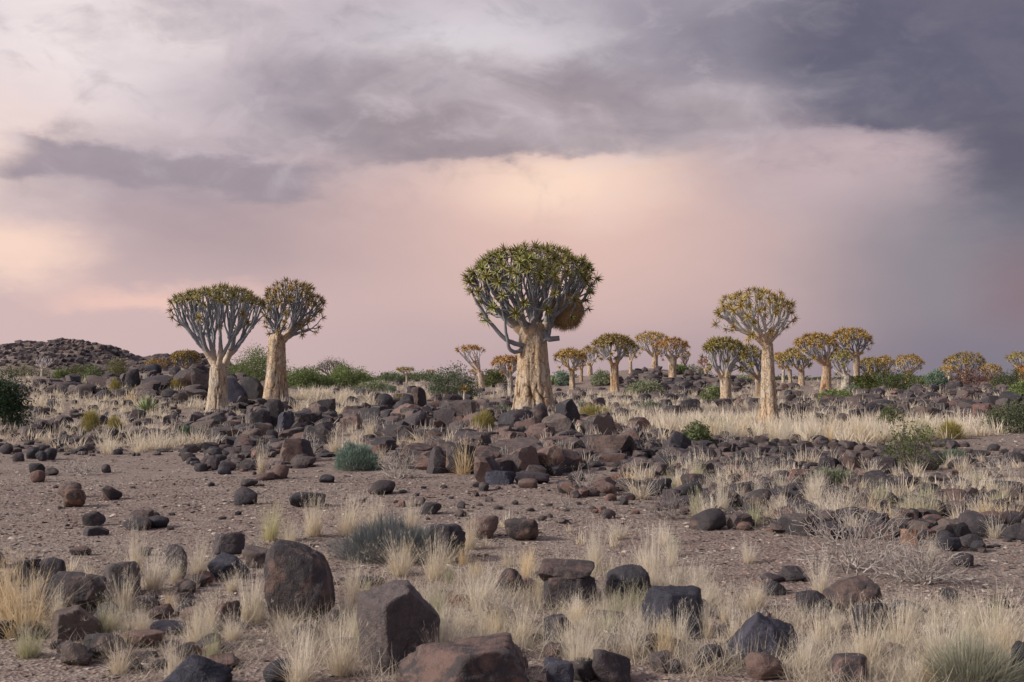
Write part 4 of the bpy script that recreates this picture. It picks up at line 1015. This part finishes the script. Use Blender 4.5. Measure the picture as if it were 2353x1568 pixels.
BUSHES = [
 (592,872,95,150,68,"large feathery green bush behind the two neighbouring quiver trees",GRN,3.0),
 (700,892,78,110,46,"low rounded green bush next to the cracked cream trunk",GRN,2.2),
 (806,892,80,120,48,"bright green rounded bush below the leafless umbrella tree",LGR,2.2),
 (860,905,72,90,26,"low olive bush at the foot of the bright green one",SAGE,.8),
 (905,884,110,90,24,"far dark green bush next to the tiny quiver tree",DGR,.8),
 (970,884,115,100,26,"far dark green bush between the tiny and the farthest quiver tree",DGR,.8),
 (1040,918,58,118,78,"grey-green twiggy bush behind the young single-headed quiver tree",(.13,.17,.11),1.5),
 (1135,892,85,70,44,"olive bush behind the small rust-crowned quiver tree",(.14,.16,.06),1.0),
 (1290,888,82,46,34,"small teal-green bush behind the golden spreading quiver tree",TEAL,.7),
 (1385,880,80,60,26,"pale green shrub near the vase-shaped quiver tree",SAGE,.8),
 (1480,900,62,90,24,"low grey-green shrub below the rocky rise",SAGE,.8),
 (1560,850,88,40,12,"bright green shrub among rocks of the rise",LGR,.5),
 (12,952,31,96,86,"dense dark green bush at the foot of the boulder field",(.045,.085,.045),2.4),
 (60,862,150,120,22,"dark olive bush below the long stony hill",(.10,.12,.04),.8),
 (185,868,120,90,30,"olive thorn bush in front of the long stony hill",(.11,.13,.05),.9),
 (215,872,95,46,28,"light green bush beyond the dark boulders",(.17,.22,.10),.7),
 (140,872,110,40,22,"mid green bush beside the bare whitish tree",GRN,.6),
 (270,850,90,60,22,"yellowish green bush behind the ridge boulders",(.18,.19,.07),.6),
 (1922,942,50,84,44,"bright green low bush in front of the orange-brown trunk",LGR,1.3),
 (1985,908,66,60,48,"olive bush around the squat quiver tree",(.15,.18,.06),1.0),
 (2050,902,72,130,46,"wide green thorn bush below the flat golden dome",(.11,.15,.055),1.5),
 (2150,888,78,56,34,"blue-green bush beside the slim young quiver tree",TEAL,.9),
 (1602,1028,None,78,50,"small bright green bush beside the dark pyramid-shaped rock",(.14,.175,.085),.7),
 (2336,1010,31,130,84,"grey-green bush at the end of the red outcrop",(.12,.14,.09),1.6),
 (2345,935,44,70,50,"bright green bush above the grey-green one",LGR,.9),
 (2320,890,70,90,36,"dull green bush under the burnt orange tree",(.12,.14,.08),.9),
 (1640,905,58,60,14,"low green herb patch behind the small olive-crowned quiver tree",GRN,.5),
 (1700,888,85,60,22,"dull green bush behind the dark-trunked quiver tree",SAGE,.6),
 (1600,862,110,80,24,"pale olive bush on the skyline of the rise",(.19,.22,.14),.6),
]
for i, q in enumerate(BUSHES):
    px, py, d, wp, hp, lab, col, dens = q
    place_bush(px, py, d, wp, hp, 'g', lab, col=col, seed=40 + i, dens=dens, tips=int(60 + 50 * dens))
place_bush(2245, 892, 78, 116, 44, 'g', "reddish-brown almost leafless bush before the broad dome-shaped tree", col=(.16, .08, .07), tcol=(.20, .12, .11), seed=3, dens=.5, tips=150)
place_bush(2092, 1082, None, 126, 122, 'g', "dark twiggy bush with sparse green leaves on the stony flat", col=(.13, .17, .06), tcol=(.14, .13, .11), seed=5, dens=.35, tips=150)
place_bush(2040, 1000, 33, 60, 64, 'g', "thin upright green shrub behind the dark twiggy bush", col=(.14, .17, .08), tcol=(.2, .19, .17), seed=6, dens=.4, tips=80)
# far belt of scrub on the plain
sg = Geo(); n = 420
bx = rng.uniform(-75, 80, n); by = rng.uniform(125, 240, n)
for x, y in zip(bx, by):
    if x < -45: continue
    s = rng.uniform(.5, 1.3); k = 46
    c = nrm(rng.normal(size=(k, 3))) * rng.uniform(.3, 1, (k, 1)) * np.array([s * 1.5, s * 1.5, s * .8]); c[:, 2] = np.abs(c[:, 2])
    V, _, Q, _ = leafbits(c + np.array([x, y, float(ground_z(x, y))]), rng.uniform(.12, .3, k)); sg.add(V, None, Q)
tag(link("distant_scrub", sg.mesh("distant_scrub", M_leaf, False), color=(.10, .125, .06)), "belt of dull green scrub far out on the plain", "scrub", kind="stuff")

# leafless umbrella tree behind the bushes
def bare_tree():
    d = 100; p = wpt(764, 884, d); p[2] = float(ground_z(p[0], p[1])); r = np.random.default_rng(9); m = d / F
    root = thing("thorn_tree", "leafless grey umbrella-shaped thorn tree above the green bushes", "tree", tuple(p))
    n = 150; az = r.uniform(0, 6.28, n); q = np.sqrt(r.uniform(0, 1, n)); a = 42 * m; zt = wpt(764, 826, d)[2] - p[2]
    tips = np.stack([a * q * np.cos(az), a * q * np.sin(az), zt * (1 - .38 * q ** 2) * r.uniform(.9, 1, n)], -1)
    cur, rad = [], []
    for gi in np.array_split(np.argsort(az), 3): grow(tips[gi], nrm(tips[gi] * np.array([1, 1, .2])), (0, 0, zt * .18), (tips[gi][:, 0].mean(), tips[gi][:, 1].mean(), zt * .4), .018, r, wob=.10, Kk=5, zdn=1.05, curves=cur, rads=rad)
    gq = Geo(); V, Q, A = tubes(np.array(cur), np.array(rad), 4); gq.add(V, None, Q); link("crown", gq.mesh("crown", M_twig), root, color=(.22, .19, .18))
    gq = Geo(); V, Q, A = tubes(np.array([[[0, 0, -.1], [.03, 0, zt * .1], [0, .02, zt * .22]]]), np.array([[.18, .15, .14]]), 7); gq.add(V, None, Q); link("trunk", gq.mesh("trunk", M_twig), root, color=(.22, .19, .18))
    gq = Geo(); c = tips[r.integers(0, n, 1300)] + r.normal(size=(1300, 3)) * .16; V, _, Q, _ = leafbits(c, .06); gq.add(V, None, Q)
    tag(link("foliage", gq.mesh("foliage", M_leaf, False), root, color=(.22, .23, .17)), kind="stuff")
bare_tree()

# dead grey shrubs
def dead_shrub(px, py, wpx, hpx, label, seed, col=(.52, .48, .45), n=170, group=None, rt=None):
    p = ground_hit(px, py)[0]; p[2] = float(ground_z(p[0], p[1])); m = p[1] / F; a = wpx / 2 * m; bh = hpx * m; r = np.random.default_rng(seed)
    el = np.arcsin(r.uniform(.0, 1, n)); az = r.uniform(0, 6.28, n); k = r.uniform(.45, 1.0, n)
    tips = np.stack([a * np.cos(el) * np.cos(az) * k, a * np.cos(el) * np.sin(az) * k * .8, bh * np.sin(el) * k + .02], -1)
    cur, rad = [], []
    rt = rt or max(.0021, .00016 * p[1])
    for gi in np.array_split(np.argsort(az), 6): grow(tips[gi], nrm(r.normal(size=(len(gi), 3)) * .6 + tips[gi]), r.normal(size=3) * np.array([a * .1, a * .1, 0]), nrm(tips[gi].mean(0) + r.normal(size=3) * .1), rt, r, wob=.20, Kk=5, zdn=.9, expo=.34, curves=cur, rads=rad)
    gq = Geo(); V, Q, A = tubes(np.array(cur), np.array(rad), 3); gq.add(V, None, Q)
    o = link("dead_shrub", gq.mesh("dead_shrub", M_twig), None, Matrix.Translation(p), col); tag(o, label, "shrub", group); return o
DEAD = [
 (915,1104,130,80,"grey leafless dead shrub in front of the blue-green shrub",240),
 (712,1052,70,66,"grey dead shrub beside the big brown block",160),
 (1450,1030,100,72,"pale grey dead shrub fanning out beside the blocky boulder",150),
 (1532,1198,120,84,"dark grey tangled dead shrub beside the overhanging rounded rock",220),
 (188,1088,110,62,"low leafless twiggy shrub alone on the bare clearing",120),
 (1965,1315,370,215,"wide pale dead shrub arching above the broad brown boulder",420),
 (2120,1345,240,120,"low dense dead shrub on the red soil",420),
 (1340,1150,80,80,"upright dark dead shrub at the end of the gravel strip",120),
 (1215,1000,60,56,"small pale dead shrub in front of the trunk boulders",90),
 (1680,1035,70,50,"pale dead shrub growing on the stony flat",110),
 (1820,1220,120,70,"tangled pale dead shrub among dark rocks",170),
 (1150,1440,180,80,"tangled dry twigs and stems between the flat-faced boulder and the capstone",260),
 (1440,1505,180,70,"mess of dry twigs over the dark hidden rock",240),
 (1300,1180,60,40,"small brown dead shrub on the gravel strip",80),
 (2290,1100,120,60,"dead shrub beside the dark heap near the red soil",160),
 (1650,1180,90,60,"pale dead shrub among straw tufts beyond the gravel",120),
 (2010,1430,150,60,"dry tangled stems growing over the low dark rock slope",160),
]
for i, q in enumerate(DEAD): dead_shrub(*q[:5], seed=300 + i, n=q[5], col=(.56, .52, .49) if 'dark' not in q[4][:6] else (.38, .34, .33))
for i in range(26):
    e = [(300, 985, 330, 40), (1000, 990, 260, 40), (2000, 1150, 330, 60), (1560, 1090, 220, 40)][i % 4]
    a = rng.uniform(0, 6.28); q = math.sqrt(rng.uniform()); lab, gr = [("small grey twiggy shrub of the grassy boulder field", "twiggy shrubs of the boulder field"), ("small grey twiggy shrub of the central mound", "twiggy shrubs of the central mound"), ("small grey twiggy shrub among the rocks beyond the gravel", "twiggy shrubs beyond the gravel"), ("small grey twiggy shrub at the edge of the stony flat", "twiggy shrubs of the stony flat")][i % 4]
    dead_shrub(e[0] + e[2] * q * math.cos(a), e[1] + e[3] * q * math.sin(a), rng.uniform(30, 70), rng.uniform(22, 42), lab, 400 + i, n=70, group=gr)

# ------------------------------------------------------------------ blue-green shrub and cushions of fine shoots
def cushion(px, py, wpx, hpx, label, col, n, L, wd, name="shrub", cat="shrub", mat=None, seed=1, deep=.8, group=None, core=None):
    p = ground_hit(px, py)[0]; m = p[1] / F; a = wpx / 2 * m; dep = a * deep; p = p + np.array([0, dep * .6, 0]); p[2] = float(ground_z(p[0], p[1]))
    r = np.random.default_rng(seed); bh = hpx * m * .92
    D = nrm(r.normal(size=(n, 3))); D[:, 2] = np.abs(D[:, 2]); lump = 1 + .26 * fbm(D * 3.0 + seed, seed, 2)
    b = D * np.array([a, dep, bh]) * (r.uniform(.55, .95, n) * lump)[:, None]
    az = np.arctan2(D[:, 1], D[:, 0]) + r.normal(size=n) * .6; lean = np.clip(np.arccos(np.clip(D[:, 2], 0, 1)) * .75 + r.normal(size=n) * .35, 0, 1.7)
    V, _, Q, A = blades(b, az, lean, r.uniform(.6, 1.2, n) * L, np.full(n, wd), 3, .1)
    root = thing(name, label, cat, tuple(p), 0, group)
    tag(link("shoots", mesh("shoots", V, Q, mat or M_leaf, True, A.ravel()), root, color=col), kind="stuff")
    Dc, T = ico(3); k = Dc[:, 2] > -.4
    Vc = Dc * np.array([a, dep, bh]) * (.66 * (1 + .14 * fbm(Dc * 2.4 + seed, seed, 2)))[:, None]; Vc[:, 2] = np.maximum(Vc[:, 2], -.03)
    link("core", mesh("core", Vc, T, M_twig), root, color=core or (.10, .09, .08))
cushion(815, 1082, 116, 66, "dense blue-green dome-shaped shrub on the brown soil", (.30, .40, .36), 6500, .085, .011, seed=2)
cushion(895, 1290, 272, 84, "dark grey needle-like cushion plant beside the egg-shaped boulder", (.24, .26, .285), 9000, .12, .0035, seed=3, deep=.5, core=(.06, .06, .06))
cushion(2250, 1600, 190, 66, "grey-green tussock of fine stems below the red soil", (.40, .40, .33), 2400, .20, .003, seed=4, deep=.6)
for i, (x, y, ww, hh, lab) in enumerate([(430,1003,46,22,"small teal shrub in front of the rock heap"), (1155,950,42,22,"teal shrub against the left root of the massive trunk"), (895,905,36,16,"teal shrub beyond the rounded grey boulder"), (1500,945,70,20,"teal shrub in the grass below the rocky rise"), (1640,985,80,24,"pale teal shrub in the straw grass near the tall slender tree"), (1960,905,50,18,"teal shrub beside the whitish forked trunk"), (490,1000,40,16,"second teal shrub beside the flat reddish slab"), (2200,1060,60,22,"teal shrub behind the dark heap"), (1920,1120,90,30,"pale grey-green shrub in front of the row of three rocks"), (1340,940,40,16,"little teal shrub beside the dark leaning slab")]):
    cushion(x, y, ww, hh, lab, (.22, .29, .22) if 'pale' not in lab else (.33, .36, .27), 900, .13, .02, seed=20 + i)
M_cush = M_ygrass
for i, (x, y, ww, hh, lab) in enumerate([(1110,996,56,50,"round yellow-green grass tussock beside the trunk boulders"), (1358,972,62,40,"yellow-green grass tussock beyond the blocky boulder"), (918,936,36,30,"yellow-green grass tussock in front of the rounded dark boulder"), (262,908,26,36,"yellow grass tussock wedged between ridge boulders"), (205,995,40,50,"yellow-green tussock on the boulder field"), (262,1000,34,40,"grey-green tussock near the spiky aloe"), (2190,1010,60,40,"yellow-green tussock in the straw grass beyond the stony flat"), (2120,1005,60,30,"bright yellow-green tussock beside the dark twiggy bush"), (1385,962,40,24,"small yellow-green tussock next to the larger one"), (400,900,44,26,"yellow-green tussock on top of the ridge")]):
    cushion(x, y, ww, hh, lab, (1, 1, 1), 1600, .16, .010, mat=M_ygrass, cat="grass tussock", name="grass_tussock", seed=60 + i, core=(.22, .19, .07))

# ------------------------------------------------------------------ aloes and the young quiver tree
def aloe(px, py, d, hpx, label, n=20, col=(.17, .30, .15), dry=14, skirt=0.0):
    p = wpt(px, py, d); p[2] = float(ground_z(p[0], p[1])) if not skirt else float(ground_z(p[0], p[1])); L = hpx * d / F; r = np.random.default_rng(int(px))
    root = thing("aloe", label, "aloe", tuple(p))
    def leaf(l, wd, droop):
        t = np.linspace(0, 1, 6); C = np.stack([t * 0, -t * t * droop * l, t * l], -1); ww = wd * np.array([1, 1.02, .9, .68, .38, .02])
        Lf = C + np.stack([-ww / 2, -ww * .22, t * 0], -1); Rt = C + np.stack([ww / 2, -ww * .22, t * 0], -1); B = C + np.stack([t * 0, ww * .25, t * 0], -1)
        V = np.concatenate([Lf, B, Rt, C]); k = np.arange(5); Q = [np.stack([i * 6 + k, i * 6 + k + 1, j * 6 + k + 1, j * 6 + k], -1) for i, j in ((0, 1), (1, 2), (2, 3), (3, 0))]
        return mesh("leaf", V, np.concatenate(Q), M_ros, True, np.tile(t * .8, 4))
    me = leaf(L, L * .17, -.12); md = leaf(L * .75, L * .10, .25); z0 = skirt * L
    if skirt:
        gq = Geo(); V, Q, A = tubes(np.array([[[0, 0, -.05], [0, 0, z0 * .5], [0, 0, z0]]]), np.array([[.09, .09, .08]]) * L * 1.6, 8); gq.add(V, None, Q); link("stem", gq.mesh("stem", M_twig), root, color=(.3, .2, .12))
    for i in range(n):
        f = (i + .5) / n; M = Matrix.Translation((0, 0, z0)) @ Euler((0, 0, i * 2.4)).to_matrix().to_4x4() @ Matrix.Translation((0, -L * .05, 0)) @ Euler((R(8 + 62 * f), 0, 0)).to_matrix().to_4x4()
        link("leaf", me, root, M, np.array(col) * r.uniform(.8, 1.2))
    for i in range(dry):
        M = Matrix.Translation((0, 0, z0 * r.uniform(.25, 1) + .03)) @ Euler((0, 0, r.uniform(0, 6.28))).to_matrix().to_4x4() @ Euler((R(r.uniform(80, 105) if not skirt else r.uniform(125, 160)), 0, 0)).to_matrix().to_4x4()
        link("dry_leaf", md, root, M, (.30, .13, .07))
aloe(338, 956, 43, 42, "spiky green aloe with dry red-brown lower leaves on the boulder field")
aloe(1268, 884, 72, 24, "green aloe with a dry skirt behind the massive trunk", n=18, skirt=.5)
aloe(2118, 896, 72, 20, "green aloe with an orange-brown skirt of dead leaves before the thorn bush", n=18, skirt=.8)
def young():
    d = 45; p = wpt(1067, 928, d); p[2] = float(ground_z(p[0], p[1])); H = wpt(1067, 896, d)[2] - p[2]; r = np.random.default_rng(2)
    root = thing("young_quiver_tree", "young single-headed quiver tree, a pale stem with one golden rosette", "tree", tuple(p))
    gq = Geo(); V, Q, A = tubes(np.array([[[0, 0, -.05], [.01, 0, H * .5], [0, 0, H]]]), np.array([[.075, .06, .055]]), 9); gq.add(V, None, Q); link("trunk", gq.mesh("trunk", M_bark), root, color=WHITE)
    link("leaf_rosette", rosette_mesh("leaf_rosette", r, 26, .34, .05).mesh("leaf_rosette", M_ros), root, Matrix.Translation((0, 0, H)), (.36, .26, .06))
young()

# ------------------------------------------------------------------ dry grass tufts
def tuft_geo(r, n, hgt, rad, wd, spread=.55, Kk=5, plume=True):
    a = r.uniform(0, 6.283, n); q = np.sqrt(r.uniform(0, 1, n)) * rad * .45
    b = np.stack([q * np.cos(a), q * np.sin(a), np.full(n, -.01)], -1)
    az = a + r.normal(size=n) * .7; lean = np.abs(r.normal(size=n)) * spread * .62 + .02; az = az * (r.uniform(size=n) > .3) + (r.uniform(0, 6.28) + r.normal(size=n) * .5) * 1.0 * (az == 0)
    L = hgt * (.22 + .78 * r.uniform(0, 1, n) ** 1.1)
    gq = Geo(); V, _, Q, A = blades(b, az, lean, L, wd * r.uniform(.6, 1.3, n), Kk, .35); gq.add(V, None, Q, A)
    # short tangled leaves round the foot
    m = n // 2; a = r.uniform(0, 6.283, m); q = np.sqrt(r.uniform(0, 1, m)) * rad * .6
    b = np.stack([q * np.cos(a), q * np.sin(a), np.full(m, -.01)], -1)
    V, _, Q, A = blades(b, a + r.normal(size=m) * .9, np.clip(np.abs(r.normal(size=m)) * .8, .1, 1.4), hgt * r.uniform(.2, .5, m), wd * 1.1 * np.ones(m), min(Kk, 4), .5); gq.add(V, None, Q, A * .8)
    if plume:                                            # feathery seed heads
        s = n // 3; tipv = np.concatenate(gq.V)[:n * 2 * Kk].reshape(n, 2 * Kk, 3)[:s]
        c = (tipv[:, Kk - 1] + tipv[:, Kk - 2]) / 2; c2 = tipv[:, Kk - 1]
        f = r.uniform(0, 1, (s, 7, 1)); pb = (c[:, None] * (1 - f) + c2[:, None] * f).reshape(-1, 3)
        V, _, Q, A = blades(pb, r.uniform(0, 6.283, len(pb)), r.uniform(.3, .9, len(pb)), np.full(len(pb), hgt * .07), np.full(len(pb), wd * .5), 2, 0); gq.add(V, None, Q, A * 0 + 1)
    return gq
tl = {}
def tuft_lib(lod, v):
    if (lod, v) not in tl:
        r = np.random.default_rng(900 + v + 50 * lod)
        n, wd, Kk, pl = [(260, .0023, 5, True), (130, .0058, 4, True), (46, .015, 3, False), (26, .022, 3, False)][lod]
        # unit tuft: height 1 m scaled later, so widths are divided by a typical scale
        typ = [.38, .40, .5, .5][lod]
        tl[(lod, v)] = tuft_geo(r, n, 1.0, [.30, .34, .5, .6][lod], wd / typ, [.42, .55, .62, .62][lod] + .5 * (v == 4) + .22 * (v == 2), Kk, pl)
    return tl[(lod, v)]
tm = {}
def put_tuft(p, hgt, wid, lod, v, label, group, col=(1, 1, 1), rz=0):
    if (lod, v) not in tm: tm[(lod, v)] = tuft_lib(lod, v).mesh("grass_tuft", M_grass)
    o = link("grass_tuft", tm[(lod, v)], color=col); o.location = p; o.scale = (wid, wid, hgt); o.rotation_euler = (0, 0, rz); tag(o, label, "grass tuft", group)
TUFTS = [ # px, base py, height px, width factor, tint, label
 (622,1248,110,.8,'y',"green-based tall grass tuft beyond the egg-shaped boulder"),
 (312,1322,140,.6,'n',"tall thin straw tuft behind the square grey rock"),
 (352,1352,120,.9,'w',"bushy straw tuft beside the upright dark oval rock"),
 (456,1332,120,.7,'n',"straw tuft between the upright oval rock and the flat-topped dark block"),
 (578,1424,150,.9,'w',"feathery pale tuft beside the egg-shaped boulder"),
 (284,1400,110,1.0,'n',"golden tuft screening the square grey rock"),
 (52,1462,210,1.2,'o',"thick golden tussock among the angular dark rocks"),
 (10,1410,150,1.0,'o',"golden tuft behind the thick golden tussock"),
 (452,1452,80,.8,'n',"low straw tuft beside the small upright cube-like rock"),
 (785,1548,150,.9,'n',"tall straw tuft beside the brown flank of the flat-faced boulder"),
 (690,1566,150,1.1,'w',"loose pale tuft in front of the egg-shaped boulder"),
 (812,1396,130,.6,'n',"straw tuft squeezed between the egg-shaped and the flat-faced boulder"),
 (1066,1094,96,.8,'o',"tall golden grass column beside the large cracked boulder"),
 (602,1092,90,.5,'n',"thin straw tuft beside the round brown rock"),
 (1080,1262,110,.6,'n',"straw tuft beside the domed pinkish-brown rock"),
 (1372,1306,130,.6,'w',"tall pale grass plume behind the cracked capstone"),
 (1496,1338,150,.8,'w',"fluffy pale tuft beside the big grey rounded rock"),
 (1886,1372,110,.9,'w',"dense pale tuft leaning on the broad rounded brown boulder"),
 (1722,1294,70,.9,'w',"small pale tuft alone on the slaty gravel"),
 (1662,1188,100,.8,'w',"pale tuft beyond the overhanging rounded rock"),
 (1866,1158,80,1.0,'w',"wide pale tuft among rocks in front of the row of three"),
 (1742,1158,70,.7,'w',"small pale tuft between dark rocks beyond the gravel"),
 (1270,1096,56,.8,'o',"golden tuft right of the large cracked boulder"),
 (850,1004,56,.9,'n',"straw tuft on the mound behind the blue-green shrub"),
 (770,1040,60,.9,'n',"straw tuft between the big brown block and the blue-green shrub"),
 (720,1238,120,.9,'n',"straw stems standing before the low elongated dark rock"),
 (800,1236,120,1.0,'n',"fine straw stems behind the dark cushion plant"),
 (860,1236,110,1.0,'n',"straw stems at the middle of the dark cushion plant's far side"),
 (945,1226,90,1.0,'n',"bright straw tuft in front of the black-sided brown rock"),
 (1000,1330,130,.9,'n',"straw tuft against the dark sloping rock"),
 (920,1320,110,1.1,'n',"bent straw stems in front of the dark cushion plant"),
 (1300,1380,110,.9,'n',"straw tuft in front of the capstone block"),
 (1100,1400,110,1.3,'w',"wide pale tuft on the slope above the tangled twigs"),
 (1560,1500,120,.9,'w',"pale tuft against the blue-black split block"),
 (1690,1480,110,.8,'w',"pale tuft beside the peaked blue-black boulder"),
 (1850,1550,110,1.0,'w',"pale tuft at the foot of the round red-brown rock"),
 (1990,1540,170,.9,'n',"tall pale tuft above the pinkish-brown buried rock"),
 (2070,1500,160,1.0,'n',"tall pale tuft before the low blue-black rock"),
 (2290,1500,180,1.1,'n',"tall wispy tuft behind the grey-green tussock"),
 (2160,1540,150,1.2,'w',"wispy pale tuft at the edge of the grey-green tussock"),
 (2140,1290,70,.7,'w',"small pale tuft beside the orange-brown squarish rock"),
 (400,1570,130,.7,'n',"sparse straw stems over the glossy blue-black rock"),
 (1600,1360,90,.9,'w',"pale tuft behind the blue-black split block"),
 (1040,1520,130,1.0,'w',"pale grass between the flat-faced boulder and the reddish slab"),
 (1330,1560,140,.9,'n',"straw tuft between blue-grey and hidden dark rocks"),
 (1200,1480,110,1.0,'n',"straw tuft behind the long reddish slab"),
 (300,930,50,1.0,'o',"golden tuft below the crest of the ridge"),
 (360,1020,50,1.2,'n',"straw tuft at the clearing's edge below the aloe"),
 (380,1030,56,1.0,'w',"pale tuft at the clearing's edge beside small stones"),
]
GT = dict(n=(1, 1, 1), y=(.88, .94, .74), w=(1.04, 1.06, 1.10), o=(.98, .90, .74), g=(.70, .76, .64))
for i, (px, py, hp, wf, tn, lab) in enumerate(TUFTS):
    p = ground_hit(px, py)[0]; p[2] = float(ground_z(p[0], p[1])); hg = hp * p[1] / F * 1.05
    put_tuft(p, hg, hg * wf, 0 if p[1] < 16 else 1, i % 4, lab, 'dry grass tufts', GT[tn], rng.uniform(0, 6))
GZ = [ # ellipse, number, height m, label, group
 ((1250,1430,540,110), 84, (.10,.28), "straw tuft of the dense foreground grass between boulders", "tufts between foreground boulders"),
 ((2080,1500,300,90), 26, (.10,.32), "wispy tuft of the grass beside the peaked blue-black boulder", "tufts beside the peaked boulder"),
 ((300,1430,330,120), 24, (.14,.32), "straw tuft among the dark rocks below the clearing", "tufts below the clearing"),
 ((1100,1270,500,60), 34, (.12,.30), "sparse tuft on the slaty gravel", "tufts on the gravel"),
 ((1900,1140,480,90), 150, (.20,.42), "straw tuft among the dead shrubs and dark rocks beyond the gravel", "tufts beyond the gravel"),
 ((1150,1010,400,80), 190, (.25,.5), "straw tuft growing between boulders of the central mound", "tufts of the central mound"),
 ((300,980,390,60), 330, (.25,.5), "straw tuft of the grassy boulder field", "tufts of the boulder field"),
 ((1900,988,430,30), 620, (.35,.65), "straw tuft of the pale grass belt round the tall slender tree", "tufts of the pale grass belt"),
 ((760,928,120,34), 170, (.35,.65), "straw tuft of the pale grass beyond the rock row", "tufts beyond the rock row"),
 ((1500,945,300,40), 420, (.3,.6), "straw tuft of the grassy slope below the rocky rise", "tufts of the grassy slope"),
 ((250,910,330,40), 300, (.3,.6), "straw tuft on the ridge between boulders", "tufts on the ridge"),
 ((1900,915,460,40), 380, (.3,.6), "straw tuft below the far quiver trees", "tufts below the far trees"),
 ((980,900,300,26), 240, (.3,.6), "straw tuft before the green bushes", "tufts before the bushes"),
 ((100,866,200,12), 60, (.4,.7), "straw tuft on the flat below the long hill", "tufts below the hill"),
 ((2300,1130,120,110), 16, (.2,.4), "straw tuft beside the red soil", "tufts beside the red soil"),
]
gc = []
for e, n, hr, lab, grp in GZ:
    a = rng.uniform(0, 6.283, n); q = np.sqrt(rng.uniform(0, 1, n))
    P = ground_hit(e[0] + e[2] * q * np.cos(a), np.maximum(e[1] + e[3] * q * np.sin(a), 856))
    for p in P:
        if p[1] > 200 or abs(p[0]) > .48 * p[1] + 1: continue
        if any((p[0] - t[0]) ** 2 + (p[1] - t[1]) ** 2 < (t[2] * .8) ** 2 for t in taken): continue
        hg = rng.uniform(*hr); gc.append((hg / p[1], p, hg, lab, grp))
gc.sort(key=lambda c: -c[0])
gst = Geo()
for i, (_, p, hg, lab, grp) in enumerate(gc):
    p[2] = float(ground_z(p[0], p[1])); wf = rng.uniform(.7, 1.3); v = int(rng.integers(5))
    if i < 230:
        tn = 'nnwwog'[int(rng.integers(6))]; tint = np.array(GT[tn]) * rng.uniform(.85, 1.1); hrel = hg / p[1]
        look = ('low ' if hg < .22 else 'tall ' if hg > .36 else 'knee-high ' if hg > .29 else 'short ') + ('spreading ' if wf > 1.1 else 'narrow ' if wf < .85 else '') + dict(n='straw-coloured ', w='pale ', o='golden ', g='grey-green ')[tn]
        put_tuft(p, hg, hg * wf, 0 if p[1] < 11 else 1 if p[1] < 30 else 2, v, look + 'tuft ' + lab.split('tuft ', 1)[1], grp, tint, rng.uniform(0, 6))
    else:
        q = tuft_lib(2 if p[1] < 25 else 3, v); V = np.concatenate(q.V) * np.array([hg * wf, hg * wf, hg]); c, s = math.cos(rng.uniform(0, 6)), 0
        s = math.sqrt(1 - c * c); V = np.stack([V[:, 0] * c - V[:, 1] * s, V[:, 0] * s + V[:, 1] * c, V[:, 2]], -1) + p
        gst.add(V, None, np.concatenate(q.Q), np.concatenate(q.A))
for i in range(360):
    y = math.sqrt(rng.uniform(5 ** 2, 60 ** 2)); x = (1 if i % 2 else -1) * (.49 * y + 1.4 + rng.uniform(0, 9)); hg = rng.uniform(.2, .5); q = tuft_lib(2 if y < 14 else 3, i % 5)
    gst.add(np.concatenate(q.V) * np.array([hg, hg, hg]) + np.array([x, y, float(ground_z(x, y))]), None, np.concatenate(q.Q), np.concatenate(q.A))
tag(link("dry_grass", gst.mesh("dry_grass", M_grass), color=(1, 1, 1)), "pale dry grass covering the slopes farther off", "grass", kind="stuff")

# matted short grass and litter on the near ground
def litter(e, n, L, lean, label, col):
    a = rng.uniform(0, 6.283, n); q = np.sqrt(rng.uniform(0, 1, n))
    px = e[0] + e[2] * q * np.cos(a); py = e[1] + e[3] * q * np.sin(a)
    P = []
    g0 = ground_hit(e[0], e[1])[0]
    dz = (81 + 0) / F
    d = CAMZ * F / np.maximum(py - 865, 40); x = (px - 1176.5) / F * d
    keep = vnoise(np.stack([x * 1.6, d * 1.6, 0 * x], -1), 77) + rng.uniform(-.3, .3, n) > .0
    x, d = x[keep], d[keep]; n = len(x)
    b = np.stack([x, d, ground_z(x, d) - .004], -1)
    V, _, Q, A = blades(b, rng.uniform(0, 6.283, n), np.clip(rng.normal(lean, .35, n), .1, 1.5), L * rng.uniform(.4, 1.3, n), rng.uniform(.002, .004, n), 3, .3)
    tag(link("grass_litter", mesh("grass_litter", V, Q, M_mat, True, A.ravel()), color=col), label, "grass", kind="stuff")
litter((1250,1440,620,150), 46000, .19, .7, "matted dry grass and stems between the foreground boulders", (1, 1, 1))
litter((2080,1500,340,110), 18000, .18, .75, "matted dry grass beside the peaked boulder", (1, 1, 1))
litter((330,1420,360,150), 9000, .12, 1.0, "thin dry grass litter below the clearing", (.95, .95, .95))
litter((1100,1260,520,60), 8000, .12, 1.0, "thin dry grass litter on the gravel", (1, 1, 1))
litter((1950,1160,460,80), 5000, .18, .9, "dry grass litter beyond the gravel", (1, 1, 1))

S.cycles.diffuse_bounces = 3; S.cycles.max_bounces = 6
